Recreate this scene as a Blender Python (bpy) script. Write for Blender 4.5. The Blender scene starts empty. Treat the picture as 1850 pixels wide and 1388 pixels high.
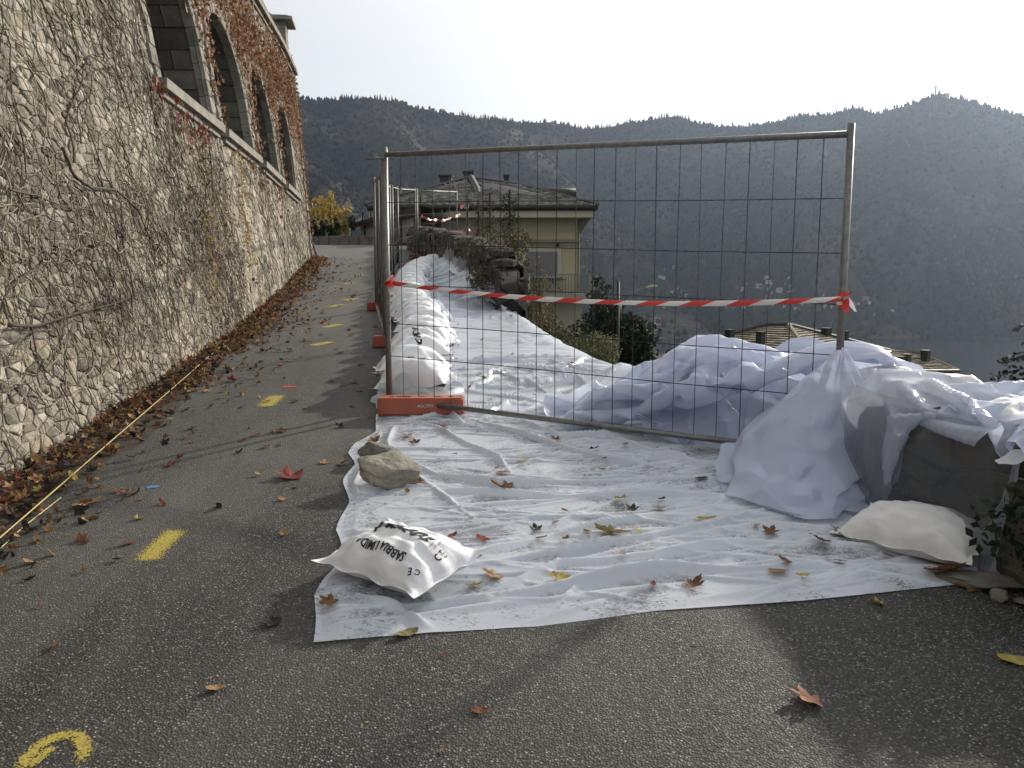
import bpy, bmesh, math, random
import numpy as np
from mathutils import Vector, Matrix, noise
R = math.radians
SC = bpy.context.scene
COL = SC.collection
rng = random.Random(7)
# ------------------------------------------------------------------ camera
EYE = 1.55
cam_d = bpy.data.cameras.new('camera'); cam = bpy.data.objects.new('camera', cam_d); COL.objects.link(cam)
cam_d.sensor_width = 36.0; cam_d.lens = 36.0*1452/1850
cam_d.clip_start = 0.05; cam_d.clip_end = 30000
PITCH = R(7.03)
cam.location = (0, 0, EYE); cam.rotation_euler = (math.pi/2-PITCH, 0, 0)
SC.camera = cam
# ------------------------------------------------------------------ sun and sky
SUN_AZ, SUN_EL = R(41), R(25)
sund = bpy.data.lights.new('sun', 'SUN'); sun = bpy.data.objects.new('sun', sund); COL.objects.link(sun)
sund.energy = 4.8; sund.angle = R(2.0); sund.color = (1.0, 0.90, 0.76)
SUNV = Vector((math.sin(SUN_AZ)*math.cos(SUN_EL), math.cos(SUN_AZ)*math.cos(SUN_EL), math.sin(SUN_EL)))
sun.rotation_euler = SUNV.to_track_quat('Z', 'Y').to_euler(); sun.location = (20, 25, 30)
W = bpy.data.worlds.new("World"); SC.world = W; W.use_nodes = True
wn, wl = W.node_tree.nodes, W.node_tree.links
wn.clear()
w_out = wn.new('ShaderNodeOutputWorld'); w_bg = wn.new('ShaderNodeBackground')
sky = wn.new('ShaderNodeTexSky'); sky.sky_type = 'NISHITA'; sky.sun_disc = False
sky.sun_elevation = SUN_EL; sky.sun_rotation = SUN_AZ; sky.dust_density = 3.0; sky.air_density = 1.0; sky.altitude = 300
# thin high cloud veil: pale, brighter where the sun stands behind it
tc = wn.new('ShaderNodeTexCoord')
dotn = wn.new('ShaderNodeVectorMath'); dotn.operation = 'DOT_PRODUCT'; dotn.inputs[1].default_value = SUNV
nrm = wn.new('ShaderNodeVectorMath'); nrm.operation = 'NORMALIZE'
wl.new(tc.outputs['Generated'], nrm.inputs[0]); wl.new(nrm.outputs[0], dotn.inputs[0])
mr = wn.new('ShaderNodeMapRange'); mr.inputs['From Min'].default_value = 0.45; mr.inputs['From Max'].default_value = 1.0
mr.inputs['To Min'].default_value = 0.0; mr.inputs['To Max'].default_value = 1.0
wl.new(dotn.outputs['Value'], mr.inputs['Value'])
pw = wn.new('ShaderNodeMath'); pw.operation = 'POWER'; pw.inputs[1].default_value = 2.0
wl.new(mr.outputs[0], pw.inputs[0])
veil = wn.new('ShaderNodeMix'); veil.data_type = 'RGBA'
SKYS = 0.10
veil.inputs['A'].default_value = (7.5, 7.7, 7.9, 1); veil.inputs['B'].default_value = (15.0, 14.8, 14.4, 1)
wl.new(pw.outputs[0], veil.inputs['Factor'])
cn = wn.new('ShaderNodeTexNoise'); cn.inputs['Scale'].default_value = 2.2; cn.inputs['Detail'].default_value = 5
cmp_ = wn.new('ShaderNodeMapping'); cmp_.inputs['Scale'].default_value = (1, 1, 3.5); cmp_.inputs['Rotation'].default_value = (0.3, 0.2, 0.4)
wl.new(nrm.outputs[0], cmp_.inputs[0]); wl.new(cmp_.outputs[0], cn.inputs['Vector'])
cm = wn.new('ShaderNodeMapRange'); cm.inputs['From Min'].default_value = 0.3; cm.inputs['From Max'].default_value = 0.7
cm.inputs['To Min'].default_value = 0.84; cm.inputs['To Max'].default_value = 0.97
wl.new(cn.outputs['Fac'], cm.inputs['Value'])
mixw = wn.new('ShaderNodeMix'); mixw.data_type = 'RGBA'
wl.new(cm.outputs[0], mixw.inputs['Factor']); wl.new(sky.outputs[0], mixw.inputs['A']); wl.new(veil.outputs['Result'], mixw.inputs['B'])
wl.new(mixw.outputs['Result'], w_bg.inputs['Color']); w_bg.inputs['Strength'].default_value = SKYS
wl.new(w_bg.outputs[0], w_out.inputs['Surface'])
SC.view_settings.view_transform = 'Standard'; SC.view_settings.look = 'None'
SC.view_settings.exposure = 0.12; SC.view_settings.gamma = 1.0; SC.view_settings.use_curve_mapping = False
SC.render.engine = 'CYCLES'
cy = SC.cycles
cy.use_denoising = True; cy.max_bounces = 7; cy.diffuse_bounces = 3; cy.glossy_bounces = 3; cy.transmission_bounces = 6
cy.transparent_max_bounces = 14; cy.volume_bounces = 0; cy.caustics_reflective = False; cy.caustics_refractive = False

# ------------------------------------------------------------------ helpers
def lerp_t(t, xs, ys): return np.interp(t, xs, ys)
def sstep(t): t = max(0.0, min(1.0, t)); return t*t*(3-2*t)
GY = [-40, 0, 6.4, 10, 15, 20, 25, 30, 34, 36.5, 39, 60, 90]
GZ = [-3.3, 0, 0.52, 0.83, 1.345, 1.86, 2.375, 2.84, 3.19, 3.33, 3.36, 2.9, 0.5]
def g(y): return float(np.interp(y, GY, GZ))
def g_np(y): return np.interp(y, GY, GZ)
def xe(y):                       # the outer edge of the road (inner face of the low parapet)
    return 2.16-0.21*(y-3.46) if y > -6 else 4.15
def brk(y): return .40*max(0, min(1, (y-6.6)/.9))*max(0, min(1, (13.5-y)/.3))+.42*max(0, min(1, (y-13.2)/.3))*0   # bite out of the road edge
def xe_np(y): return 2.16-0.21*(y-3.46)
cp, sp = math.cos(PITCH), math.sin(PITCH)
def ray(px, py):
    a = (px-925)/1452; b = -(py-694)/1452
    return Vector((a, b*sp+cp, b*cp-sp))
def at(px, py, Y):               # a point of the place seen in a given direction, Y metres ahead
    d = ray(px, py); d = d/d.y
    return Vector((d.x*Y, Y, EYE+d.z*Y))
def G(px, py, up=0.0):           # where that direction meets the road (raised by up)
    d = ray(px, py); d = d/d.y; y = 1.5
    while y < 60:
        if EYE+d.z*y <= g(y)+up: break
        y += 0.01
    return Vector((d.x*y, y, g(y)))

def tag(o, label=None, cat=None, group=None, kind=None):
    if label: o['label'] = label
    if cat: o['category'] = cat
    if group: o['group'] = group
    if kind: o['kind'] = kind
    return o
def empty(name, loc=(0, 0, 0), rz=0.0, label=None, cat=None, group=None):
    o = bpy.data.objects.new(name, None); COL.objects.link(o)
    o.location = loc; o.rotation_euler = (0, 0, rz); o.empty_display_size = 0.2
    return tag(o, label, cat, group)
def mesh_of(name, vs, fs, m=None, smooth=False):
    me = bpy.data.meshes.new(name)
    if isinstance(vs, np.ndarray): vs = vs.tolist()
    me.from_pydata(vs, [], fs if isinstance(fs, list) else fs.tolist())
    if m:
        for mm in (m if isinstance(m, (list, tuple)) else [m]): me.materials.append(mm)
    if smooth: me.polygons.foreach_set('use_smooth', [True]*len(me.polygons))
    me.update()
    return me
def obj(name, me, parent=None, loc=None, rot=None):
    o = bpy.data.objects.new(name, me); COL.objects.link(o)
    if parent: o.parent = parent
    if loc is not None: o.location = loc
    if rot is not None: o.rotation_euler = rot
    return o
class MB:                                            # collects simple shapes for ONE mesh
    def __init__(s): s.v = []; s.f = []; s.mi = []; s.a = []
    def add(s, vs, fs, mi=0, a=None):
        n = len(s.v); s.v += [tuple(v) for v in vs]; s.f += [tuple(i+n for i in f) for f in fs]; s.mi += [mi]*len(fs)
        s.a += [a if a is not None else 0.5]*len(fs)
    def box(s, c, d, rz=0.0, mi=0, a=None, M=None):
        cx, cy_, cz = c; hx, hy, hz = d[0]/2, d[1]/2, d[2]/2
        co, si = math.cos(rz), math.sin(rz); vs = []
        for z in (-hz, hz):
            for x, y in ((-hx, -hy), (hx, -hy), (hx, hy), (-hx, hy)):
                if M is not None: vs.append(tuple(Vector(c)+M @ Vector((x, y, z))))
                else: vs.append((cx+x*co-y*si, cy_+x*si+y*co, cz+z))
        s.add(vs, [(0, 3, 2, 1), (4, 5, 6, 7), (0, 1, 5, 4), (1, 2, 6, 5), (2, 3, 7, 6), (3, 0, 4, 7)], mi, a)
    def tube(s, pts, r, n=6, caps=True, mi=0, a=None):
        pts = [Vector(p) for p in pts]; rs = r if isinstance(r, (list, tuple)) else [r]*len(pts)
        vs = []; prev = None
        for i, p in enumerate(pts):
            t = (pts[min(i+1, len(pts)-1)]-pts[max(i-1, 0)])
            t = t.normalized() if t.length > 1e-9 else Vector((0, 0, 1))
            ref = prev if prev is not None else (Vector((0, 0, 1)) if abs(t.z) < .9 else Vector((1, 0, 0)))
            u = (ref-t*ref.dot(t)); u = u.normalized() if u.length > 1e-6 else t.orthogonal().normalized(); prev = u; w = t.cross(u)
            for k in range(n):
                an = 2*math.pi*k/n; vs.append(tuple(p+(u*math.cos(an)+w*math.sin(an))*rs[i]))
        fs = []
        for i in range(len(pts)-1):
            for k in range(n):
                fs.append((i*n+k, i*n+(k+1) % n, (i+1)*n+(k+1) % n, (i+1)*n+k))
        if caps: fs.append(tuple(range(n-1, -1, -1))); fs.append(tuple((len(pts)-1)*n+k for k in range(n)))
        s.add(vs, fs, mi, a)
    def mesh(s, name, m, smooth=False, attr=False):
        me = mesh_of(name, s.v, s.f, m, smooth)
        if any(s.mi): me.polygons.foreach_set('material_index', s.mi)
        if attr:
            at_ = me.attributes.new('tint', 'FLOAT', 'FACE'); at_.data.foreach_set('value', s.a)
        return me
    def build(s, name, m, parent=None, smooth=False, attr=False, **k):
        return obj(name, s.mesh(name, m, smooth, attr), parent, **k)
def grid_faces(nu, nv):
    i = np.arange(nu-1)[:, None]; j = np.arange(nv-1)[None, :]
    a = i*nv+j
    return np.stack([a, a+nv, a+nv+1, a+1], -1).reshape(-1, 4)

# ------------------------------------------------------------------ materials
class NT:
    def __init__(s, name):
        s.m = bpy.data.materials.new(name); s.m.use_nodes = True; s.n = s.m.node_tree.nodes; s.l = s.m.node_tree.links
        s.n.clear(); s.out = s.n.new('ShaderNodeOutputMaterial'); s.tc = s.n.new('ShaderNodeTexCoord')
    def node(s, t, **k):
        x = s.n.new(t)
        for a, b in k.items():
            if a.startswith('_'): setattr(x, a[1:], b)
            else: s.set(x.inputs[a.replace('__', ' ')], b)
        return x
    def set(s, inp, v):
        if isinstance(v, bpy.types.NodeSocket): s.l.new(v, inp)
        else: inp.default_value = v
    def coord(s, scale=(1, 1, 1), rot=(0, 0, 0), kind='Object'):
        mp = s.node('ShaderNodeMapping', Scale=scale, Rotation=rot); s.l.new(s.tc.outputs[kind], mp.inputs['Vector']); return mp.outputs[0]
    def noise(s, scale, detail=3, vec=None, rough=.55, dist=0):
        x = s.node('ShaderNodeTexNoise', Scale=scale, Detail=detail, Roughness=rough, Distortion=dist)
        s.l.new(vec if vec is not None else s.tc.outputs['Object'], x.inputs['Vector']); return x.outputs['Fac']
    def voro(s, scale, vec=None, feature='F1', out='Distance'):
        x = s.node('ShaderNodeTexVoronoi', _feature=feature, Scale=scale)
        s.l.new(vec if vec is not None else s.tc.outputs['Object'], x.inputs['Vector']); return x.outputs[out]
    def ramp(s, fac, stops, interp='LINEAR'):
        x = s.node('ShaderNodeValToRGB'); x.color_ramp.interpolation = interp; e = x.color_ramp.elements
        while len(e) < len(stops): e.new(0.5)
        for k, (p, c) in enumerate(stops):
            e[k].position = p; e[k].color = (c if isinstance(c, (tuple, list)) else (c, c, c))[:3]+(1,) if isinstance(c, (tuple, list)) else (c, c, c, 1)
        s.l.new(fac, x.inputs[0]); return x.outputs[0]
    def mix(s, fac, a, b, mode='MIX'):
        x = s.node('ShaderNodeMix', _data_type='RGBA', _blend_type=mode)
        for nm, v in (('Factor', fac), ('A', a), ('B', b)):
            if isinstance(v, tuple) and len(v) == 3: v = v+(1,)
            s.set(x.inputs[nm], v)
        return x.outputs['Result']
    def math(s, op, a, b=0.0, clamp=False):
        x = s.node('ShaderNodeMath', _operation=op, _use_clamp=clamp); s.set(x.inputs[0], a); s.set(x.inputs[1], b); return x.outputs[0]
    def attr(s, name, out='Fac'):
        x = s.node('ShaderNodeAttribute', _attribute_name=name); return x.outputs[out]
    def bump(s, h, strength=.5, dist=.01, nrm=None):
        x = s.node('ShaderNodeBump', Strength=strength, Distance=dist); s.l.new(h, x.inputs['Height'])
        if nrm is not None: s.l.new(nrm, x.inputs['Normal'])
        return x.outputs[0]
    def pbr(s, col, rough=.8, metal=0.0, bump=None, spec=.4, coat=0.0):
        x = s.node('ShaderNodeBsdfPrincipled')
        if isinstance(col, tuple) and len(col) == 3: col = col+(1,)
        s.set(x.inputs['Base Color'], col); s.set(x.inputs['Roughness'], rough); s.set(x.inputs['Metallic'], metal)
        s.set(x.inputs['Specular IOR Level'], spec); s.set(x.inputs['Coat Weight'], coat)
        if bump is not None: s.l.new(bump, x.inputs['Normal'])
        return x.outputs[0]
    def done(s, sh): s.l.new(sh, s.out.inputs['Surface']); return s.m
def simple(name, c1, c2=None, scale=4.0, rough=.8, metal=0.0, bump=0.0, bscale=None, bdist=.01, spec=.4, kind='Object', coat=0.0):
    t = NT(name); v = t.coord(kind=kind)
    if c2 is None: c2 = tuple(x*.75 for x in c1)
    n = t.noise(scale, 5, v); col = t.mix(t.ramp(n, [(.3, 0.0), (.7, 1.0)]), c1, c2)
    b = t.bump(t.noise(bscale or scale*6, 4, v), bump, bdist) if bump else None
    return t.done(t.pbr(col, rough, metal, b, spec, coat))
def tinted(name, stops, scale=8.0, rough=.85, bump=.5, bscale=40, bdist=.01, grime=.35, spec=.3):
    """per-piece colour from the 'tint' attribute with grain over it"""
    t = NT(name); base = t.ramp(t.attr('tint'), stops)
    n = t.noise(scale, 6); col = t.mix(t.math('MULTIPLY', t.ramp(n, [(.35, 0.0), (.75, 1.0)]), grime), base, (.02, .02, .018))
    n2 = t.noise(scale*4, 4); col = t.mix(.35, col, t.ramp(n2, [(.3, .25), (.7, .75)]), 'OVERLAY')
    return t.done(t.pbr(col, rough, 0, t.bump(t.noise(bscale, 6), bump, bdist), spec))
# ------------------------------------------------------------------ surface materials
def asphalt():
    t = NT('worn_asphalt'); v = t.coord(kind='Object')
    c1 = t.node('ShaderNodeTexVoronoi', _feature='F1', Scale=118.0); t.l.new(v, c1.inputs['Vector'])
    bw = t.node('ShaderNodeSeparateColor'); t.l.new(c1.outputs['Color'], bw.inputs[0])
    stone = t.ramp(bw.outputs[0], [(0, (.025, .025, .024)), (.45, (.054, .053, .051)), (.74, (.102, .100, .095)), (.93, (.205, .20, .19)), (1, (.41, .40, .38))])
    gap = t.ramp(c1.outputs['Distance'], [(.25, 0.0), (.62, 1.0)])
    col = t.mix(gap, stone, (.018, .017, .015))
    big = t.noise(0.55, 5, v, .6); col = t.mix(t.math('MULTIPLY', t.ramp(big, [(.38, 0.0), (.62, 1.0)]), .5), col, t.mix(.55, col, (.105, .10, .09)))
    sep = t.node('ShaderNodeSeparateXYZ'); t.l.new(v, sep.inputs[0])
    far = t.ramp(t.math('MULTIPLY', sep.outputs[1], .035), [(.10, 0.0), (.45, 1.0)])   # colour turns paler up the road
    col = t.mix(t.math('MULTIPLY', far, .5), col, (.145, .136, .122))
    st = t.noise(9.0, 4, v, .6); col = t.mix(t.ramp(st, [(.55, 0.0), (.8, .45)]), col, (.03, .028, .024))
    # fine pale scratches along the road
    sv = t.coord((14, .7, 1), (0, 0, .32)); sc = t.noise(1.0, 6, sv, .7)
    col = t.mix(t.ramp(sc, [(.70, 0.0), (.80, .4)]), col, (.2, .19, .165))
    ck = t.node('ShaderNodeTexVoronoi', _feature='DISTANCE_TO_EDGE', Scale=.42); wv = t.node('ShaderNodeVectorMath', _operation='ADD'); nn_ = t.node('ShaderNodeTexNoise', Scale=1.6, Detail=6.0)
    t.l.new(v, nn_.inputs['Vector']); t.l.new(v, wv.inputs[0]); t.l.new(nn_.outputs['Color'], wv.inputs[1]); t.l.new(wv.outputs[0], ck.inputs['Vector'])
    col = t.mix(t.math('MULTIPLY', t.ramp(ck.outputs['Distance'], [(.0, 1.0), (.006, 0.0)]), t.ramp(t.noise(.7, 3, v), [(.5, 0.0), (.62, .75)])), col, (.015, .014, .012))
    tr_ = t.noise(.8, 5, t.coord((1.6, .18, 1), (0, 0, .15)), .6); col = t.mix(t.ramp(tr_, [(.52, 0.0), (.66, .38)]), col, (.135, .13, .12))
    b = t.bump(t.math('SUBTRACT', 1.0, t.ramp(c1.outputs['Distance'], [(.1, 0.0), (.7, 1.0)])), 0.75, .0035)
    b = t.bump(t.noise(1.4, 4, v), .35, .03, b)
    return t.done(t.pbr(col, t.ramp(bw.outputs[1], [(0, .62), (1, .9)]), 0, b, .35))
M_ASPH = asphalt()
M_EARTH = simple('earth_slope', (.05, .055, .03), (.025, .028, .016), 1.5, .95, 0, .6, 8, .08)
M_DIRT = simple('gutter_dirt', (.055, .04, .028), (.02, .015, .012), 7, .95, 0, .8, 60, .01)
def hill_mat():
    t = NT('wooded_mountain'); v = t.coord(kind='Object')
    a = t.noise(.0035, 6, v, .6); b = t.noise(.02, 5, v, .65)
    col = t.ramp(a, [(.35, (.010, .012, .010)), (.5, (.017, .017, .014)), (.62, (.062, .050, .040)), (.75, (.019, .020, .015))])
    c2 = t.voro(.055, v); col = t.mix(.75, col, t.ramp(c2, [(.15, (.60, .60, .60)), (.8, (.36, .36, .36))]), 'OVERLAY')
    col = t.mix(t.ramp(b, [(.45, 0.0), (.7, .6)]), col, (.02, .024, .02))
    bp = t.bump(c2, .6, 8.0); bp = t.bump(t.noise(.01, 6, v), .9, 60.0, bp)
    return t.done(t.pbr(col, .95, 0, bp, .1))
M_HILL = hill_mat()
def lake_mat():
    t = NT('lake_water'); v = t.coord((1, 1, 1)); b = t.bump(t.noise(.10, 6, v, .7), .25, .12)
    return t.done(t.pbr((.012, .018, .022), .10, 0, b, .5))
M_LAKE = lake_mat()

# ------------------------------------------------------------------ road, slope, lake, mountains
def wallx(y): return float(np.interp(y, [-12, -4, 0, 5, 9.9, 12.7, 15.7, 21.6, 24.5, 30], [-1.75, -2.6, -3.03, -3.57, -4.1, -4.42, -4.8, -5.68, -6.15, -7.1]))
def batter(y): return float(np.interp(y, [0, 10, 12.7, 15.7, 21.6, 24.5], [.165, .165, .155, .135, .08, .07]))
SILLZ = EYE+2.25
def wx(y, z): return wallx(y)-batter(y)*(z-SILLZ)          # the wall leans back as it rises
def base_x(y): return wx(y, g(y))

ys = np.concatenate([np.arange(-12, 2, .5), np.arange(2, 12, .1), np.arange(12, 60, .3)])
def road_z(x, y): return g(y)+.012*noise.noise(Vector((x*.8, y*.5, 0)))
def road():
    vs = []; nx = 40
    for y in ys:
        xl = base_x(y)-.4 if y < 24.5 else base_x(24.5)-.4-(y-24.5)*.9; xr = xe(y)+.12-1.15*brk(y) if y < 30 else xe(30)+.12-(y-30)*.05
        for i in range(nx+1):
            x = xl+(xr-xl)*i/nx
            z = road_z(x, y)
            vs.append((x, y, z))
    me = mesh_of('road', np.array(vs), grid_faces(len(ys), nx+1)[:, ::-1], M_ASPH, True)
    return tag(obj('road', me), kind='structure')
road()
def terr(x, y):
    d = x-(xe(min(y, 34))-.75)
    z = float(np.interp(y, GY, GZ))-.07
    if y > 90: z = .5-(y-90)*.30
    if d > 0: z -= 3.2*sstep(d/.5)+.36*max(0, d-.4)
    lx = (base_x(min(max(y, -12), 24.5)))-1.0
    if x < lx and y < 60: z += .0
    if x < -14: z += .42*(-14-x)*(1 if y < 80 else max(0, 1-(y-80)/60))
    return max(z, -107)
def terrain():
    xs = np.concatenate([-np.geomspace(400, 8, 26), np.arange(-7, 8, .35), np.geomspace(8, 620, 46)])
    yy = np.concatenate([-np.geomspace(260, 8, 16), np.arange(-7, 26, .5), np.geomspace(26, 520, 50)])
    vs = []
    for x in xs:
        for y in yy:
            b = noise.noise(Vector((x*.11, y*.11, 3)))*min(2.2, .05+.03*max(0, abs(x)-4)); vs.append((x, y, terr(x, y)+b*(1 if x > xe(y)+1 or x < -8 else 0)))
    me = mesh_of('hillside', np.array(vs), grid_faces(len(xs), len(yy)), M_EARTH, True)
    return tag(obj('hillside', me), kind='structure')
terrain()
def bank():
    vs = []; yy = np.arange(-11, 36, .5)
    for y in yy: vs += [(xe(min(y, 30))+.12-1.15*brk(y)-(.05*(y-30) if y > 30 else 0), y, g(y)-.01), (xe(min(y, 30))+.18-1.15*brk(y), y, g(y)-4.2)]
    tag(obj('embankment', mesh_of('embankment', vs, [(2*i, 2*i+2, 2*i+3, 2*i+1) for i in range(len(yy)-1)], simple('dark_bank_stone', (.07, .065, .05), (.035, .035, .025), 4, .95, 0, .9, 9, .05))), kind='structure')
bank()
LAKE = EYE-98
lk = mesh_of('lake', [(-5200, -600, LAKE), (5600, -600, LAKE), (5600, 5400, LAKE), (-5200, 5400, LAKE)], [(0, 1, 2, 3)], M_LAKE)
tag(obj('lake', lk), kind='structure')
RIDGE = [(-900, 60), (-300, 90), (200, 130), (440, 158), (520, 171), (560, 179), (620, 179), (660, 176), (700, 181), (745, 191), (800, 204), (850, 211), (900, 214), (950, 221), (1000, 220), (1050, 231), (1100, 229),
         (1180, 214), (1215, 209), (1260, 220), (1300, 229), (1350, 227), (1400, 221), (1440, 207), (1500, 208), (1540, 194), (1590, 205), (1640, 190), (1670, 178), (1690, 171), (1720, 177), (1760, 184), (1800, 196), (1850, 211), (1950, 235), (2200, 290), (2800, 330), (4200, 360)]
R_AZ = [math.atan2(ray(px, py).x, ray(px, py).y) for px, py in RIDGE]
R_EL = [ray(px, py).z/math.hypot(ray(px, py).x, ray(px, py).y) for px, py in RIDGE]
def ridge_d(az): return 2750+260*math.sin(az*5+.5)+150*math.sin(az*11)
def shore_d(az): return float(np.interp(az, [-1.2, 0, .15, .35, .55, 1.3], [900, 1350, 1500, 1560, 1750, 2600]))
def mount_z(az, r):
    Rr, S = ridge_d(az), shore_d(az); hr = EYE+float(np.interp(az, R_AZ, R_EL))*Rr
    t = (r-S)/(Rr-S)
    if t < 0: return LAKE-8*min(1, -t*10)
    x, y = r*math.sin(az), r*math.cos(az)
    sp_ = 1-abs(noise.noise(Vector((x*.0016, y*.0009, .3))))*2.0
    s2 = 1-abs(noise.noise(Vector((x*.0045, y*.0028, 5.3))))*2
    w = math.sin(math.pi*min(1, t))
    q_ = az+.26*t; s3 = 1-abs(noise.noise(Vector((q_*9.5+1.7, t*.55, 4.4))))*2.2
    if t <= 1: z = LAKE+(hr-LAKE)*t**1.15+w*(40*(sp_-.6)+26*(s2-.6)+150*(s3-.55))-w*55
    else: z = hr-(t-1)*(Rr-S)*.45
    return z+7*noise.noise(Vector((x*.02, y*.02, 1)))*min(1, t*6)
def mountain():
    azs = np.linspace(-1.25, 1.35, 560); n = 130; vs = []
    for az in azs:
        S, Rr = shore_d(az), ridge_d(az)
        for k in range(n):
            t = -.04+1.5*(k/(n-1))**1.15; r = S+(Rr-S)*t
            vs.append((r*math.sin(az), r*math.cos(az), mount_z(az, r)))
    me = mesh_of('mountain', np.array(vs), grid_faces(len(azs), n), M_HILL, True)
    return tag(obj('mountain', me), kind='structure')
mountain()
def forest():
    """far woods: pointed and rounded crowns over the mountain, thickest along the ridge"""
    r2 = random.Random(3); V = []; F = []; A = []; n = 0
    def tree(x, y, z, w, h, kind):
        nonlocal n
        k = 5; a0 = r2.random()*6
        lv = [(.0, .55), (.35, 1.0), (.7, .7), (1.0, .08)] if kind else [(.0, 1.0), (.5, .55), (1.0, .04)]
        for zz, rr in lv:
            for i in range(k):
                a = a0+6.283*i/k; q = rr*w*(.8+.4*r2.random()); V.append((x+math.cos(a)*q, y+math.sin(a)*q, z-1+zz*h))
        for l in range(len(lv)-1):
            for i in range(k): F.append((n+l*k+i, n+l*k+(i+1) % k, n+(l+1)*k+(i+1) % k, n+(l+1)*k+i))
        A.extend([max(0, min(1, .42+.9*noise.noise(Vector((x*.0042, y*.0026, 2)))+r2.uniform(-.18, .18)))]*(k*(len(lv)-1))); n += len(lv)*k
    for i in range(2600):                                      # the ridge line
        az = r2.uniform(-.62, .85); r = ridge_d(az)+r2.uniform(-70, 18)
        if noise.noise(Vector((az*30, 0, 0))) < -.42 and r2.random() < .7: continue
        kd = noise.noise(Vector((az*14, 3, 0))) > .0
        h = r2.uniform(9, 17)*(1.15 if not kd else .85); tree(r*math.sin(az), r*math.cos(az), mount_z(az, r), h*.3 if kd else h*.2, h, kd)
    for i in range(13000):
        az = r2.uniform(-.5, .75); S, Rr = shore_d(az), ridge_d(az); t = r2.random()**1.1; r = S+(Rr-S)*(.01+.98*t)
        if .10 < az < .47 and t < .28 and r2.random() < .8: continue
        h = r2.uniform(9, 16); tree(r*math.sin(az), r*math.cos(az), mount_z(az, r), h*.42, h, True)
    me = mesh_of('forest', V, F, tinted('far_woods', [(0, (.010, .013, .010)), (.5, (.018, .018, .014)), (1, (.058, .046, .036))], .02, .95, 0, 1, .1, .2, .1))
    at_ = me.attributes.new('tint', 'FLOAT', 'FACE'); at_.data.foreach_set('value', A)
    return tag(obj('forest', me), 'autumn woods covering the mountain across the lake up to its ridge', 'woods', kind='stuff')
forest()
def haze():
    t = NT('valley_haze'); p = t.node('ShaderNodeVolumePrincipled', Color=(.58, .73, .97, 1), Density=HAZE, Anisotropy=.66)
    t.l.new(p.outputs[0], t.out.inputs['Volume'])
    mb = MB(); mb.box((200, 2400, 320), (11400, 6400, 920)); o = mb.build('haze', t.m); o.location.z = -.0
    return tag(o, 'pale blue haze filling the valley air', 'haze', kind='stuff')
HAZE = .00005
haze()
# ------------------------------------------------------------------ the big stone wall with its arches
ST = [(0, (.20, .178, .142)), (.25, (.31, .282, .228)), (.5, (.40, .366, .30)), (.75, (.48, .442, .365)), (.92, (.62, .575, .485)), (1, (.42, .36, .26))]
M_STONE = tinted('rubble_stone', ST, 7, .95, 1.0, 24, .02, .75)
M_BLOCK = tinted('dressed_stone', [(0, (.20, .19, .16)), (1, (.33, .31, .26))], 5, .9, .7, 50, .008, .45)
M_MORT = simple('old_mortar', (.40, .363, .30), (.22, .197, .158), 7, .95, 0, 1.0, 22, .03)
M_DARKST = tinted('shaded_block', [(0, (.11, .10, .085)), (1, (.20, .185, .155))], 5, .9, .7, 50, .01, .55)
M_SLAB = simple('weathered_slab', (.30, .285, .25), (.17, .16, .14), 6, .9, 0, .6, 40, .006)
M_IRON = simple('dark_iron', (.02, .02, .022), (.035, .03, .028), 10, .55, .6)
M_GLASSD = NT('dark_glazing'); M_GLASSD = M_GLASSD.done(M_GLASSD.pbr((.035, .04, .04), .12, 0, None, .6))
WTOP = EYE+6.15
ARCH = [10.85, 13.85, 17.05, 20.35]; AW = [1.18, 1.18, 1.2, 1.15]; SPR = [EYE+3.35, EYE+3.15, EYE+3.1, EYE+3.15]
def in_arch(y, z, m=0.0):
    for c, w, s in zip(ARCH, AW, SPR):
        if abs(y-c) < w+m and SILLZ-.02 <= z:
            if z < s: return True
            if (y-c)**2/(w+m)**2+(z-s)**2/(w+m)**2*.85 < 1: return True
    return False
def wnorm(y, z):
    e = .05; a = Vector((wx(y+e, z)-wx(y-e, z), 2*e, 0)); b = Vector((wx(y, z+e)-wx(y, z-e), 0, 2*e))
    return a.cross(b).normalized()            # faces the road
def wp(y, z, out=0.0):
    nn = wnorm(y, z)
    if nn.x < 0: nn = -nn
    return Vector((wx(y, z), y, z))+nn*out
wall = empty('stone_wall', (-4.2, 10, g(10)), 0, 'tall rubble stone wall with four deep arches beside the road, creeper over it', 'wall')
wall_inv = Vector(wall.location)
def wall_part(name, me, parent=wall):
    o = obj(name, me, parent); o.matrix_parent_inverse = Matrix.Translation(-wall_inv) if parent is wall else Matrix.Identity(4)
    return o
def clip(poly, px, py, nx, ny):               # keep the side where (p-pt).n <= 0
    out = []
    for i in range(len(poly)):
        a, b = poly[i], poly[(i+1) % len(poly)]
        da = (a[0]-px)*nx+(a[1]-py)*ny; db = (b[0]-px)*nx+(b[1]-py)*ny
        if da <= 0: out.append(a)
        if (da < 0 < db) or (db < 0 < da):
            t = da/(da-db); out.append((a[0]+(b[0]-a[0])*t, a[1]+(b[1]-a[1])*t))
    return out
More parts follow.
